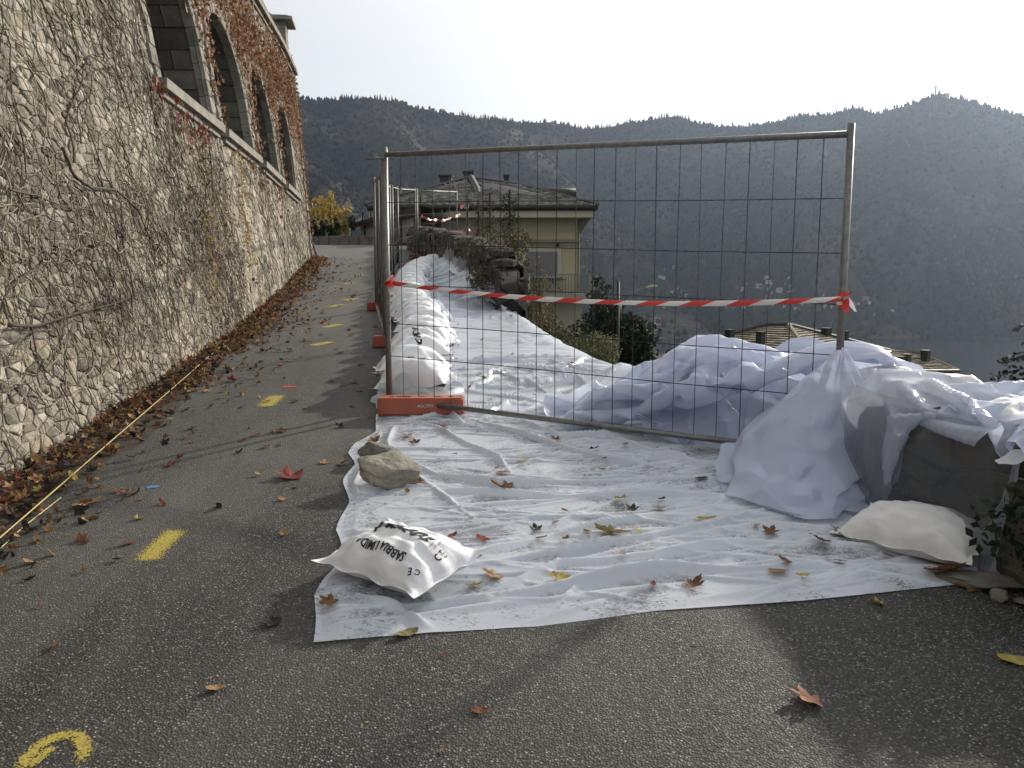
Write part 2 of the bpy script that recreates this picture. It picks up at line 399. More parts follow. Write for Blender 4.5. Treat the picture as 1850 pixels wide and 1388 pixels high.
def rubble(y0, y1, zlo, zhi, keep, r, wy=.25, hz=.15, gap=.006):
    """irregular stone outlines: cells of a jittered point set, squashed so that they lie in rough courses"""
    k = wy/hz; pts = {}; nz = int((zhi-zlo)/hz)+1; ny = int((y1-y0)/wy)+1
    for i in range(ny):
        for j in range(nz):
            y = y0+(i+.5+(j % 2)*.5+r.uniform(-.42, .42))*wy; z = zlo+(j+.5+r.uniform(-.40, .40))*hz
            pts[(i, j)] = (y, z)
    if True:                                  # some cells merged away, so that big stones sit among small ones
        for key in [q for q in pts if r.random() < .27]: pts.pop(key)
    cells = []
    for (i, j), (y, z) in pts.items():
        if not keep(y, z): continue
        poly = [(y-wy*1.5, (z-hz*1.5)*k), (y+wy*1.5, (z-hz*1.5)*k), (y+wy*1.5, (z+hz*1.5)*k), (y-wy*1.5, (z+hz*1.5)*k)]
        for di in (-2, -1, 0, 1, 2):
            for dj in (-2, -1, 0, 1, 2):
                q = pts.get((i+di, j+dj))
                if q is None or (di == 0 and dj == 0): continue
                qx, qy = q[0], q[1]*k; dx, dy = qx-y, qy-z*k; L = math.hypot(dx, dy)
                if L < 1e-6: continue
                poly = clip(poly, (y+qx)/2-dx/L*gap, (z*k+qy)/2-dy/L*gap, dx/L, dy/L)
                if len(poly) < 3: break
            if len(poly) < 3: break
        if len(poly) >= 3: cells.append((y, z, [(a, b/k) for a, b in poly]))
    return cells
def stone_geo(y, z, poly, r, place, depth=.015):
    """one stone: outline, a swollen inner ring and a knocked-about crown"""
    poly = [(a+r.uniform(-.010, .010), b+r.uniform(-.007, .007)) for a, b in poly] if depth < .03 else poly
    n = len(poly); vs = []; d = depth*r.uniform(.5, 1.3); ty, tz = (r.uniform(-.12, .12), r.uniform(-.14, .14)) if depth < .03 else (r.uniform(-.25, .25), r.uniform(-.3, .3))
    for a, b in poly: vs.append(place(a, b, -.012))
    for q, dd in ((.93, .7), (.62, 1.0)):
        for a, b in poly:
            ya, zb = y+(a-y)*q, z+(b-z)*q
            vs.append(place(ya, zb, d*dd*(1+r.uniform(-.25, .25))+ty*(ya-y)*.5+tz*(zb-z)*.5))
    vs.append(place(y, z, d*1.02)); fs = []
    for l in (0, 1):
        for i in range(n): fs.append((l*n+i, l*n+(i+1) % n, (l+1)*n+(i+1) % n, (l+1)*n+i))
    for i in range(n): fs.append((2*n+i, 2*n+(i+1) % n, 3*n))
    return vs, fs
rw = random.Random(11)
def keep_w(y, z): return z > g(y)-.1 and z < WTOP-.12 and not in_arch(y, z, .10) and y < 24.45
cells = rubble(.5, 12.5, .0, WTOP, keep_w, rw, .140, .070)+rubble(12.5, 24.6, 1.0, WTOP, keep_w, rw, .20, .115)
def seen(c):
    y, z, poly = c; p = wp(y, z); 
    v = p-cam.location; f = v.y*cp-v.z*sp
    if f < 1: return 0
    X = v.x/f*1452; Y = (v.y*sp+v.z*cp)/f*1452
    if abs(X) > 925 or abs(Y) > 694: return 0
    A = abs(sum(poly[i][0]*poly[(i+1) % len(poly)][1]-poly[(i+1) % len(poly)][0]*poly[i][1] for i in range(len(poly))))/2
    return A*abs(wnorm(y, z).dot(v.normalized()))/f**2
order = sorted(range(len(cells)), key=lambda i: -seen(cells[i])); big = set(order[:296])
rest = MB()
for i, (y, z, poly) in enumerate(cells):
    tint = min(1, max(0, .42+rw.gauss(0, .25)+.55*noise.noise(Vector((y*.55, z*.7, 2)))))
    if rw.random() < .025: tint = 1.0
    if i in big:
        o = wp(y, z)
        vs, fs = stone_geo(y, z, poly, rw, lambda a, b, d: wp(a, b, d)-o)
        m = MB(); m.add(vs, fs, 0, tint); ob = wall_part('stone', m.mesh('stone', M_STONE, False, True)); ob.location = o
    else:
        vs, fs = stone_geo(y, z, poly, rw, wp); rest.add(vs, fs, 0, tint)
tag(wall_part('small_stones', rest.mesh('small_stones', M_STONE, False, True)), kind='stuff')
# mortar body behind the stones, with the arch openings left out
def wall_body():
    yy = list(np.arange(-12, 0, 1.0))+list(np.arange(0, 24.61, .16)); zz = list(np.arange(-1.2, WTOP+.01, .16))
    vs = [wp(y, z, -.001+.012*noise.noise(Vector((y*3, z*4, 1)))) for y in yy for z in zz]; nz = len(zz); fs = []
    for i in range(len(yy)-1):
        for j in range(nz-1):
            yc, zc = (yy[i]+yy[i+1])/2, (zz[j]+zz[j+1])/2
            if in_arch(yc, zc, .0): continue
            fs.append((i*nz+j, (i+1)*nz+j, (i+1)*nz+j+1, i*nz+j+1))
    wall_part('mortar', mesh_of('mortar', [tuple(v) for v in vs], fs, M_MORT))
    # far end face and the mass behind
    mb = MB(); ye = 24.6; zs = np.arange(1.2, WTOP+.1, .25)
    ring = [(wx(ye, z)-.02, ye, z) for z in zs]; back = [(wx(ye, z)-3.2, ye+.8, z) for z in zs]; n = len(zs)
    mb.add(ring+back, [(i, i+1, n+i+1, n+i) for i in range(n-1)])
    wall_part('end_face', mb.mesh('end_face', M_MORT))
    mb = MB()                                              # solid back of the recesses and the roof terrace
    rows = [(-12, -.0)]+[(y, 0) for y in np.arange(0, 24.7, 1.2)]
    tp = [(wx(y, WTOP)+.05, y, WTOP-.03) for y, _ in rows]; tb = [(wx(y, WTOP)-4.5, y, WTOP-.03) for y, _ in rows]; n = len(rows)
    mb.add(tp+tb, [(i, i+1, n+i+1, n+i) for i in range(n-1)])
    rb = [(wx(y, SILLZ)-1.25, y, -1) for y, _ in rows]; rt = [(wx(y, SILLZ)-1.25, y, WTOP-.05) for y, _ in rows]
    mb.add(rb+rt, [(i, n+i, n+i+1, i+1) for i in range(n-1)])
    wall_part('core', mb.mesh('core', M_MORT))
wall_body()
# far-end quoins
for k in range(22):
    z = g(24.6)+.1+k*.29
    if z > WTOP-.2: break
    L = .5 if k % 2 else .3
    p = wp(24.6-L/2, z, .0); mb = MB(); mb.box((0, 0, 0), (.10, L, .27), a=rw.random()); o = wall_part('quoin', mb.mesh('quoin', M_BLOCK, False, True)); o.location = p; o.rotation_euler = (0, -math.atan(batter(24)), math.atan(.16))
# arches: sill slab, jamb blocks, voussoirs, reveals, window
DEP = .95
def block_mesh(name, corners_front, corners_back, tint, m):
    """a block from 4 front and 4 back corners with a slightly proud, chamfered face"""
    c = sum((Vector(p) for p in corners_front), Vector())/4; mb = MB(); vs = list(corners_front)+list(corners_back)
    nn = (Vector(corners_front[1])-Vector(corners_front[0])).cross(Vector(corners_front[3])-Vector(corners_front[0])).normalized()
    inn = [Vector(p)+(c-Vector(p))*.07+nn*.012 for p in corners_front]
    mb.add([Vector(v)-c for v in vs]+[v-c for v in inn], [(0, 1, 9, 8), (1, 2, 10, 9), (2, 3, 11, 10), (3, 0, 8, 11), (8, 9, 10, 11), (0, 4, 5, 1), (1, 5, 6, 2), (2, 6, 7, 3), (3, 7, 4, 0)], 0, tint)
    o = wall_part(name, mb.mesh(name, m, False, True)); o.location = c; return o
for c, w, s in zip(ARCH, AW, SPR):
    # front dressing: jamb quoins up both sides, voussoirs round the head
    def ring_pt(t, q, out=.03, back=0.0):      # t along the opening outline, q = 0 inner edge 1 outer edge
        hj = s-SILLZ; arc = math.pi*w*.96; wd = .17+.0*q
        if t < hj: y, z = c-w-q*wd, SILLZ+t
        elif t < hj+arc:
            a = math.pi-(t-hj)/arc*math.pi; rr = w+q*wd; y, z = c+rr*math.cos(a), s+rr*math.sin(a)*1.04
        else: y, z = c+w+q*wd, s-(t-hj-arc)
        p = wp(y, z, out); p.x -= back; return p
    hj = s-SILLZ; arc = math.pi*w*.96; T = 2*hj+arc; nb = 25; e = .004
    for k in range(nb):
        t0, t1 = T*k/nb+e, T*(k+1)/nb-e; ex = .25*((k % 2)) if (t0 < hj or t1 > hj+arc) else .12*(k % 2)
        f = [ring_pt(t0, 0), ring_pt(t0, 1+ex*2), ring_pt(t1, 1+ex*2), ring_pt(t1, 0)]; b = [ring_pt(t0, 0, -.1), ring_pt(t0, 1+ex*2, -.1), ring_pt(t1, 1+ex*2, -.1), ring_pt(t1, 0, -.1)]
        block_mesh('arch_block', f[::-1], b[::-1], rw.random(), M_BLOCK)
    # reveal (inside of the opening) in coursed blocks, two deep
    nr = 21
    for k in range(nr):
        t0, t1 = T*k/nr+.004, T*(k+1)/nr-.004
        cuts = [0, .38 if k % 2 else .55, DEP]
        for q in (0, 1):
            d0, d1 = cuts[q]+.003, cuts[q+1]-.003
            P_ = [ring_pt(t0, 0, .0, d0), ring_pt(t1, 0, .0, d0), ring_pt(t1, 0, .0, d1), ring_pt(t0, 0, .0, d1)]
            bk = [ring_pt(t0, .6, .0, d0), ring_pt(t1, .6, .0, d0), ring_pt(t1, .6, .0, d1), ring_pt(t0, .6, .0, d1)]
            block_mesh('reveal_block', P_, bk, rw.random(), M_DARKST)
    # floor of the recess and sill slab with its moulding
    def slab(name, y0, y1, z0, z1, out, back):
        P_ = [wp(y0, SILLZ, 0), wp(y1, SILLZ, 0)]; mb = MB(); dirv = (P_[1]-P_[0]).normalized(); nn = Vector((dirv.y, -dirv.x, 0))
        vs = []
        for z in (z0, z1):
            for (pp, oo) in ((P_[0], -back), (P_[0], out), (P_[1], out), (P_[1], -back)):
                q = pp+nn*oo; vs.append((q.x, q.y, z))
        o0 = Vector(vs[0]); mb.add([Vector(v)-o0 for v in vs], [(0, 3, 2, 1), (4, 5, 6, 7), (0, 1, 5, 4), (1, 2, 6, 5), (2, 3, 7, 6), (3, 0, 4, 7)])
        o = wall_part(name, mb.mesh(name, M_SLAB)); o.location = o0; return o
    slab('sill', c-w-.22, c+w+.18, SILLZ-.03, SILLZ+.085, .14, .3)
    slab('sill_moulding', c-w-.17, c+w+.13, SILLZ-.11, SILLZ-.032, .075, .1)
    slab('recess_floor', c-w-.1, c+w+.1, SILLZ-.1, SILLZ+.02, -.3, 1.3)
    # window at the back
    bx_ = wx(c, SILLZ)-DEP
    wf = MB()
    for zz in (SILLZ+.06, SILLZ+1.35, SILLZ+2.1): wf.box((0, 0, zz-SILLZ), (.06, 2*w, .06))
    for yy in (-w+.03, 0, w-.03): wf.box((.002, yy, 1.1), (.05, .05, 2.2))
    fr = wall_part('window_frame', wf.mesh('window_frame', M_IRON)); fr.location = (bx_-.05, c, SILLZ); fr.rotation_euler = (0, 0, .12)
    pm = mesh_of('window_pane', [(0, -w, 0), (0, w, 0), (0, w, 2.5), (0, -w, 2.5), (-.02, -w, 0), (-.02, w, 0), (-.02, w, 2.5), (-.02, -w, 2.5)], [(0, 1, 2, 3), (4, 7, 6, 5)], M_GLASSD)
    pn = wall_part('window_pane', pm); pn.location = (bx_-.08, c, SILLZ); pn.rotation_euler = (0, 0, .12)
# cornice course, terrace piers with slab caps and iron railing
def along(y0, y1, z0, z1, out0, out1, name, m, n=12, tint=.5, parent=wall):
    vs = []; yy = np.linspace(y0, y1, n+1)
    for y in yy:
        for z, o_ in ((z0, out0), (z0, out1), (z1, out1), (z1, out0)):
            p = wp(y, WTOP, 0); vs.append((p.x+o_, y, z))
    fs = [(k*4+a, (k+1)*4+a, (k+1)*4+(a+1) % 4, k*4+(a+1) % 4) for k in range(n) for a in range(4)]+[(0, 1, 2, 3), (n*4+3, n*4+2, n*4+1, n*4)]
    mb = MB(); mb.add(vs, fs, 0, tint); return wall_part(name, mb.mesh(name, m, False, True))
for k in range(17):
    y0 = -1+k*1.5; along(y0+.006, min(y0+1.494, 24.6), WTOP-.06, WTOP+.06, -.5, .15, 'cornice_slab', M_SLAB, 3)
along(-1, 24.55, WTOP-.16, WTOP-.065, -.4, .07, 'cornice_moulding', M_BLOCK, 30)
for (yc, hh) in ((23.3, .95), (19.2, 1.15), (15.0, 1.15), (11, 1.15)):
    p = wp(yc, WTOP); mb = MB()
    for k in range(5): mb.box((0, 0, hh*(k+.5)/5), (.56-.01*(k % 2), .56-.01*(k % 2), hh/5-.006), a=rw.random())
    o = wall_part('pier', mb.mesh('pier', M_BLOCK, False, True)); o.location = (p.x-.28, yc, WTOP+.065); o.rotation_euler = (0, 0, .15)
    cb = MB(); cb.box((0, 0, hh+.05), (.95, .95, .09), a=.3); cb.box((0, 0, hh+.12), (.7, .7, .06), a=.3); cc = obj('pier_cap', cb.mesh('pier_cap', M_SLAB, False, True), o)
for (y0, y1) in ((19.55, 23.0), (15.35, 18.85), (11.4, 14.6)):
    mb = MB(); P0, P1 = wp(y0, WTOP), wp(y1, WTOP); d = P1-P0
    for h in (.12, .5, .92): mb.tube([P0+Vector((-.3, 0, h)), P1+Vector((-.3, 0, h))], .018, 5)
    n = int((y1-y0)/.13)
    for k in range(n+1): q = P0+d*(k/n)+Vector((-.3, 0, 0)); mb.tube([q+Vector((0, 0, .06)), q+Vector((0, 0, .92))], .011, 4, False)
    wall_part('railing', mb.mesh('railing', M_IRON))
# ------------------------------------------------------------------ materials for the site things
def galv():
    t = NT('galvanised_tube'); n = t.noise(30, 5); n2 = t.noise(5, 4)
    col = t.mix(t.ramp(n, [(.35, 0.0), (.7, 1.0)]), (.20, .20, .195), (.13, .13, .12)); col = t.mix(t.ramp(n2, [(.6, 0.0), (.75, .5)]), col, (.10, .085, .06))
    return t.done(t.pbr(col, .48, .55, t.bump(n, .2, .002), .5))
M_GALV = galv()
M_WIRE = simple('dull_wire', (.03, .03, .032), (.02, .02, .02), 20, .6, .5)
M_FOOT = simple('orange_red_plastic', (.38, .10, .06), (.28, .08, .05), 7, .6, 0, .5, 60, .003)
M_FOOT2 = simple('faded_red_plastic', (.30, .05, .035), (.2, .04, .03), 7, .65, 0, .5, 60, .003)
M_TRED = NT('tape_red'); M_TRED = M_TRED.done(M_TRED.pbr((.62, .05, .045), .35, 0, None, .5))
M_TWHT = NT('tape_white'); M_TWHT = M_TWHT.done(M_TWHT.pbr((.75, .73, .70), .35, 0, None, .5))
M_PRINT = NT('black_print'); M_PRINT = M_PRINT.done(M_PRINT.pbr((.022, .022, .024), .5, 0, None, .3))
M_PRINTG = NT('grey_print'); M_PRINTG = M_PRINTG.done(M_PRINTG.pbr((.20, .20, .21), .5, 0, None, .3))
M_HOLE = simple('hole_shadow_dirt', (.05, .02, .015), (.02, .015, .012), 9, .95)

# ------------------------------------------------------------------ site fence: panel = posts, rails and every wire
def panel_meshes(L, H=1.93, foot=.12):
    post = MB(); post.tube([(0, 0, -foot), (0, 0, H+.06)], .0225, 12)
    rail = MB(); rail.tube([(.01, 0, 0), (L-.01, 0, 0)], .0205, 10)
    vw = MB(); vw.tube([(0, 0, 0), (.004, .003, H*.5), (0, 0, H)], .0028, 4, False)
    hw = MB(); hw.tube([(0, 0, 0), (L*.3, .002, .004), (L*.7, -.002, -.005), (L, 0, 0)], .0030, 4, False)
    return dict(post=post.mesh('post', M_GALV, True), rail=rail.mesh('rail', M_GALV, True), v=vw.mesh('upright_wire', M_WIRE), h=hw.mesh('cross_wire', M_WIRE), L=L, H=H)
PM = panel_meshes(3.4)
def make_panel(A, B, label, group='mesh fence panels', tiltA=0.0):
    """a Heras-type panel standing from A to B (bottom corners)"""
    A, B = Vector(A), Vector(B); d = B-A; L = d.length; rz = math.atan2(d.y, d.x); sl = math.atan2(d.z, math.hypot(d.x, d.y))
    t = empty('fence_panel', A, rz, label, 'fence panel', group)
    sx = L/3.4
    def add(n, me, loc, rot=(0, 0, 0), sc=(1, 1, 1)):
        o = obj(n, me, t, loc, rot); o.scale = sc; return o
    dz = lambda x: x*math.tan(sl)
    add('post', PM['post'], (0, 0, 0)); add('post', PM['post'], (L*math.cos(sl), 0, dz(L*math.cos(sl))))
    Lc = L*math.cos(sl)
    for z in (0, PM['H']): add('rail', PM['rail'], (0, 0, z), (0, -sl, 0), (sx, 1, 1))
    n = 23
    for k in range(1, n):
        x = Lc*k/n+rng.uniform(-.006, .006); add('upright_wire', PM['v'], (x, rng.uniform(-.004, .004), dz(x)), (rng.uniform(-.004, .004), rng.uniform(-.004, .004), rng.uniform(0, 6)))
    for f in (.19, .36, .52, .68, .815): add('cross_wire', PM['h'], (0, -.004, PM['H']*(1-f)), (0, -sl+rng.uniform(-.002, .002), 0), (sx, 1, 1))
    return t
def foot_mesh(name, m):
    bm = bmesh.new(); bmesh.ops.create_cube(bm, size=1)
    for v in bm.verts:
        v.co.x *= .70; v.co.y *= .235; v.co.z *= .135
        if v.co.z > 0: v.co.x *= .97; v.co.y *= .90
    es = [e for e in bm.edges if abs(e.verts[0].co.z-e.verts[1].co.z) > .05]
    bmesh.ops.bevel(bm, geom=es, offset=.045, segments=2, profile=.6, affect='EDGES')
    es = [e for e in bm.edges if abs(e.verts[0].co.z-e.verts[1].co.z) < .01]
    bmesh.ops.bevel(bm, geom=es, offset=.012, segments=2, affect='EDGES')
    me = bpy.data.meshes.new(name); bm.to_mesh(me); bm.free(); base = obj('tmp', me)
    cut = MB()
    for x, y, r, sx_ in ((-.235, 0, .026, 1), (-.14, 0, .040, 1.7), (.0, 0, .022, 1.4), (.13, 0, .022, 1.4), (.235, 0, .026, 1), (-.30, 0, .012, 1), (.305, 0, .012, 1)):
        vs = [(x+math.cos(a)*r*sx_, y+math.sin(a)*r, z) for z in (-.02, .2) for a in np.linspace(0, 6.283, 17)[:-1]]
        cut.add(vs, [(i, (i+1) % 16, 16+(i+1) % 16, 16+i) for i in range(16)]+[tuple(range(15, -1, -1)), tuple(range(16, 32))])
    for x in (-.07, .07): cut.box((x, .095, .075), (.10, .03, .03))
    c = cut.build('tmpcut', m); mod = base.modifiers.new('b', 'BOOLEAN'); mod.object = c; mod.operation = 'DIFFERENCE'; mod.solver = 'EXACT'
    bpy.context.view_layer.update(); dg = bpy.context.evaluated_depsgraph_get(); me2 = bpy.data.meshes.new_from_object(base.evaluated_get(dg))
    me2.name = name; me2.materials.clear(); me2.materials.append(m); bpy.data.objects.remove(base); bpy.data.objects.remove(c)
    me2.transform(Matrix.Translation((0, 0, .0675)))
    return me2
FM = foot_mesh('plastic_barrier_base', M_FOOT); FM2 = FM.copy(); FM2.materials.clear(); FM2.materials.append(M_FOOT2)
def foot(x, y, rz, label, me=FM, up=0.0):
    o = obj('plastic_barrier_base', me, None, (x, y, g(y)+up), (-math.atan(.0) , 0, rz)); return tag(o, label, 'barrier base', 'plastic feet of the fence')
def text_mesh(s, size, italic=0.0, bold=0.0):
    c = bpy.data.curves.new('t', 'FONT'); c.body = s; c.size = size; c.align_x = 'CENTER'; c.align_y = 'CENTER'; c.shear = italic; c.offset = bold; c.resolution_u = 2
    o = bpy.data.objects.new('t', c); COL.objects.link(o); dg = bpy.context.evaluated_depsgraph_get(); me = bpy.data.meshes.new_from_object(o.evaluated_get(dg))
    bpy.data.objects.remove(o); return me
PA, PB = at(703, 722, 6.45), at(1508, 821, 4.9)
main = make_panel(PA, PB, 'nearest mesh fence panel with red and white tape across it, above the plastic sheet')
# fence line running up the road, then across to the far wall
FP = [(-1.02, 6.58), (-1.50, 9.75), (-2.13, 13.0), (-2.52, 16.3), (-2.78, 19.0), (-2.98, 21.4), (-2.84, 24.5), (-1.86, 27.7)]
plab = ['second fence panel, seen edge-on directly behind the taped one', 'third fence panel up the road, seen edge-on beside the sandbags', 'fourth fence panel up the road, edge-on beside the bag row', 'fifth fence panel up the road, almost edge-on', 'sixth fence panel, nearly edge-on near the road crest', 'far fence panel that turns away from the road before the house', 'farthest fence panel, crosswise in front of the dark parapet']
for i in range(len(FP)-1):
    a, b = FP[i], FP[i+1]; off = .045*(i % 2)
    make_panel((a[0]-off, a[1]+.05, g(a[1])+.10), (b[0]-off, b[1]-.05, g(b[1])+.10), plab[i])
foot(-.72, 6.33, .03, 'orange-red plastic fence foot under the near left post, lying on the sheet', FM, .02)
foot(-1.33, 9.72, -.02, 'orange-red plastic fence foot second up the road, tucked against the sandbags', FM)
foot(-1.98, 13.0, .05, 'red plastic fence foot third up the road at its edge-on post', FM2)
foot(-2.30, 16.3, .05, 'dull red plastic fence foot fourth up the road', FM2)
foot(-2.75, 24.4, .08, 'dark red plastic fence foot lying flat below the far panels', FM2)
tm = text_mesh('ACC.7771', .030); tm.materials.append(M_TWHT); tm.materials[0] = M_TWHT
o = obj('lettering', tm, bpy.data.objects['plastic_barrier_base'], (.04, -.1185, .075), (math.pi/2-.08, 0, 0))
# clamp and stub at the top of the near post, wire ties
cb = MB(); cb.tube([(-.14, 0, 0), (.02, 0, .01)], .010, 8); cb.tube([(.0, -.03, 0), (.0, .08, 0)], .016, 8); obj('clamp', cb.mesh('clamp', M_GALV, True), main, (-.01, 0, 1.90), (0, 0, .4))
# ------------------------------------------------------------------ red and white tape
def tape(pts, w, seg, name, label, twist=0.0, group=None, start=0, slant=.6, parent=None, fold=0.0):
    """a ribbon of slanted red and white pieces along a polyline of points"""
    pts = [Vector(p) for p in pts]; L = [0]
    for a, b in zip(pts, pts[1:]): L.append(L[-1]+(b-a).length)
    def P_(s):
        s = max(0, min(L[-1], s))
        for i in range(len(pts)-1):
            if s <= L[i+1] or i == len(pts)-2:
                f = (s-L[i])/max(1e-6, L[i+1]-L[i]); return pts[i].lerp(pts[i+1], f), (pts[i+1]-pts[i]).normalized()
    mb = MB(); n = int(L[-1]/seg)+1; sub = 4
    for k in range(n):
        rows = []
        for q in range(sub+1):
            row = []
            for e, v in ((0, -.5), (1, -.0), (2, .5)):
                s = (k+q/sub)*seg+v*seg*slant; p, d = P_(s)
                side = Vector((0, 0, 1)); an = twist*math.sin(s*5.1+start)+fold; c2 = d.cross(side).normalized(); u = side*math.cos(an)+c2*math.sin(an)
                ww = w*(1-.18*abs(math.sin(s*2.3+start)))
                row.append(p+u*v*ww+c2*(.010 if e == 1 else 0))
            rows.append(row)
        vs = [p for r_ in rows for p in r_]; fs = [(i*3+j, (i+1)*3+j, (i+1)*3+j+1, i*3+j+1) for i in range(sub) for j in (0, 1)]
        mb.add(vs, fs, (k+start) % 2)
    return tag(mb.build(name, [M_TRED, M_TWHT], parent, True), label, 'tape' if label else None, group)
a, b = at(703, 511, 6.42), at(1524, 540, 4.86)
pts = []
for k in range(41):
    f = k/40; p = a.lerp(b, f); p.z -= .080*4*f*(1-f)*(1+.12*(f-.5)); p.y -= .035*math.sin(math.pi*f); pts.append(p)
tape(pts, .038, .15, 'barrier_tape', 'red and white barrier tape stretched across the nearest fence panel', .22, None, 0, .62)
def knot(p, s, seed, name='tape_knot', label=None, r0=.026):
    r2 = random.Random(seed); mb = MB()
    for k in range(3):
        z0 = (k-1)*.022*s; vs = []
        for i in range(13):
            an = i/12*2*math.pi*1.0; rr = (r0+.004+.003*k)
            for dz in (-.028, .028): vs.append((math.cos(an)*rr, math.sin(an)*rr, z0+dz*s+.012*math.sin(an+k)))
        mb.add(vs, [(2*i, 2*i+2, 2*i+3, 2*i+1) for i in range(12)], k % 2)
    for k in range(4):
        p0 = Vector((r2.uniform(-.02, .02), -r0-.01, 0)); d = Vector((r2.uniform(-1, .5), -.4, r2.uniform(-.9, .9))).normalized()*.05*s; u = Vector((0, 0, 1)).cross(d).normalized()*.022*s+Vector((0, 0, .014*s))
        q = [p0-u, p0+u, p0+d+u*1.2, p0+d-u, p0+d*2+u*.9+Vector((0, -.01, -.02)), p0+d*2-u*.6]
        mb.add(q, [(0, 1, 2, 3), (3, 2, 4, 5)], (k+1) % 2)
    return tag(mb.build(name, [M_TRED, M_TWHT], None, True, loc=p), label, 'tape')
knot(at(704, 511, 6.45), 1.0, 1, 'tape_knot', 'knot of red and white tape round the near left fence post', .020)
knot(at(1522, 541, 4.90), .80, 2, 'tape_knot', 'torn tape wound round the near right fence post')
# tapes on the far panels and ivy posts
def swag(p, q, sag, n=14): return [Vector(p).lerp(Vector(q), k/n)+Vector((0, 0, -sag*4*(k/n)*(1-k/n))) for k in range(n+1)]
tape(swag(at(760, 391, 24.3), at(831, 387, 27.6), .16), .10, .16, 'barrier_tape', 'twisted red and white tape hanging across the far fence panel', 1.2, 'tapes on the far fence')
tape(swag(at(831, 374, 27.6), at(846, 373, 28.2), .02), .16, .14, 'barrier_tape', 'highest short tape between far fence panel and dark stake', .8, 'tapes on the far fence')
tape(swag(at(827, 418, 27.6), at(849, 416, 28.2), .03), .12, .14, 'barrier_tape', 'middle short tape between far fence panel and dark stake', .9, 'tapes on the far fence')
tape(swag(at(826, 432, 27.6), at(850, 433, 28.2), .03), .14, .14, 'barrier_tape', 'lowest short tape at the far parapet', .9, 'tapes on the far fence')
# leaning scaffold poles at the far end of the wall
for (p0, p1, lab) in (((541, 362, 24.9), (572, 463, 25.0), 'pale pole leaning against the far end of the stone wall'), ((549, 410, 25.2), (563, 462, 25.4), 'shorter darker pole leaning behind the pale one at the wall end')):
    mb = MB(); A_, B_ = at(*p0), at(*p1); mb.tube([A_, B_], .03, 8); tag(mb.build('leaning_pole', M_GALV, None, True), lab, 'pole')
# ------------------------------------------------------------------ taut yellow string along the wall foot
M_STR = simple('yellow_string', (.50, .40, .15), (.38, .32, .16), 30, .7)
def gl(px, py, up): p = G(px, py, up); p.z += up; return p
mb = MB(); q = [gl(-60, 1018, .05), gl(0, 972, .05), gl(100, 885, .06), gl(200, 798, .07), gl(300, 712, .07), gl(400, 625, .06), gl(470, 566, .05), gl(530, 512, .04), gl(565, 484, .03)]
mb.tube(q, .0042, 5); tag(mb.build('string_line', M_STR, None, True), 'taut yellow string line running along the leaf-filled foot of the stone wall', 'string')
mb = MB(); q = [gl(0, 992, .004), gl(40, 955, .004), gl(110, 900, .004)]; mb.tube(q, .0035, 4); tag(mb.build('string_offcut', M_STR), 'loose pale string end on the asphalt at the lower left', 'string')
# ------------------------------------------------------------------ white plastic sheeting
def plastic(name, base=(.74, .77, .83), transp=.12, transl=.45, rough=.34, bump=.25, mott=0.0, bsc=18):
    t = NT(name); v = t.coord()
    col = t.mix(t.noise(2.5, 4, v), base, tuple(c*.9 for c in base))
    fine = t.noise(bsc, 6, v, .65); b = t.bump(fine, bump, .012)
    b = t.bump(t.noise(70, 4, v, .6), bump*.5, .002, b)
    d = t.node('ShaderNodeBsdfDiffuse', Roughness=.3); t.set(d.inputs['Color'], col); t.l.new(b, d.inputs['Normal'])
    tl = t.node('ShaderNodeBsdfTranslucent'); t.set(tl.inputs['Color'], col); t.l.new(b, tl.inputs['Normal'])
    gl_ = t.node('ShaderNodeBsdfGlossy', Roughness=rough, Color=(1, 1, 1, 1)); t.l.new(b, gl_.inputs['Normal'])
    fr0 = t.node('ShaderNodeLayerWeight', Blend=.5); t.l.new(b, fr0.inputs['Normal']); fr = t.node('ShaderNodeMath', _operation='MULTIPLY_ADD'); t.l.new(t.math('POWER', fr0.outputs['Facing'], 4.0), fr.inputs[0]); fr.inputs[1].default_value = .45; fr.inputs[2].default_value = .035
    m1 = t.node('ShaderNodeMixShader', Fac=transl); t.l.new(d.outputs[0], m1.inputs[1]); t.l.new(tl.outputs[0], m1.inputs[2])
    tr = t.node('ShaderNodeBsdfTransparent'); m2 = t.node('ShaderNodeMixShader')
    if mott > 0:     # where the film lies wet on the asphalt it turns see-through in small flecks
        f1 = t.noise(38, 5, t.coord((1, 1.7, 1), (0, 0, .4)), .72, 1.0); f2 = t.noise(2.6, 5, v, .6)
        flat = t.attr('contact')
        fl = t.ramp(t.math('ADD', f1, t.math('MULTIPLY', t.math('SUBTRACT', f2, .5), .9)), [(.52, 0.0), (.62, 1.0)])
        fac = t.math('ADD', t.math('MULTIPLY', t.math('MULTIPLY', fl, flat), mott), t.math('ADD', transp, t.math('MULTIPLY', flat, mott*.24)), True)
        t.set(m2.inputs[0], fac)
    else: m2.inputs[0].default_value = transp
    t.l.new(m1.outputs[0], m2.inputs[1]); t.l.new(tr.outputs[0], m2.inputs[2])
    m3 = t.node('ShaderNodeMixShader'); t.l.new(fr.outputs[0], m3.inputs[0]); t.l.new(m2.outputs[0], m3.inputs[1]); t.l.new(gl_.outputs[0], m3.inputs[2])
    return t.done(m3.outputs[0])
M_SHEET = plastic('ground_sheet_film', (.69, .735, .81), .12, .12, .18, .08, .46, 11)
M_FILM = plastic('milky_film', (.64, .70, .86), .20, .42, .22, .08, 0, 9)
M_FILMW = plastic('white_film', (.80, .81, .85), .05, .40, .34, .14, 0, 9)
M_CLEAR = plastic('clear_film', (.20, .22, .25), .60, .5, .22, .15, 0, 6)

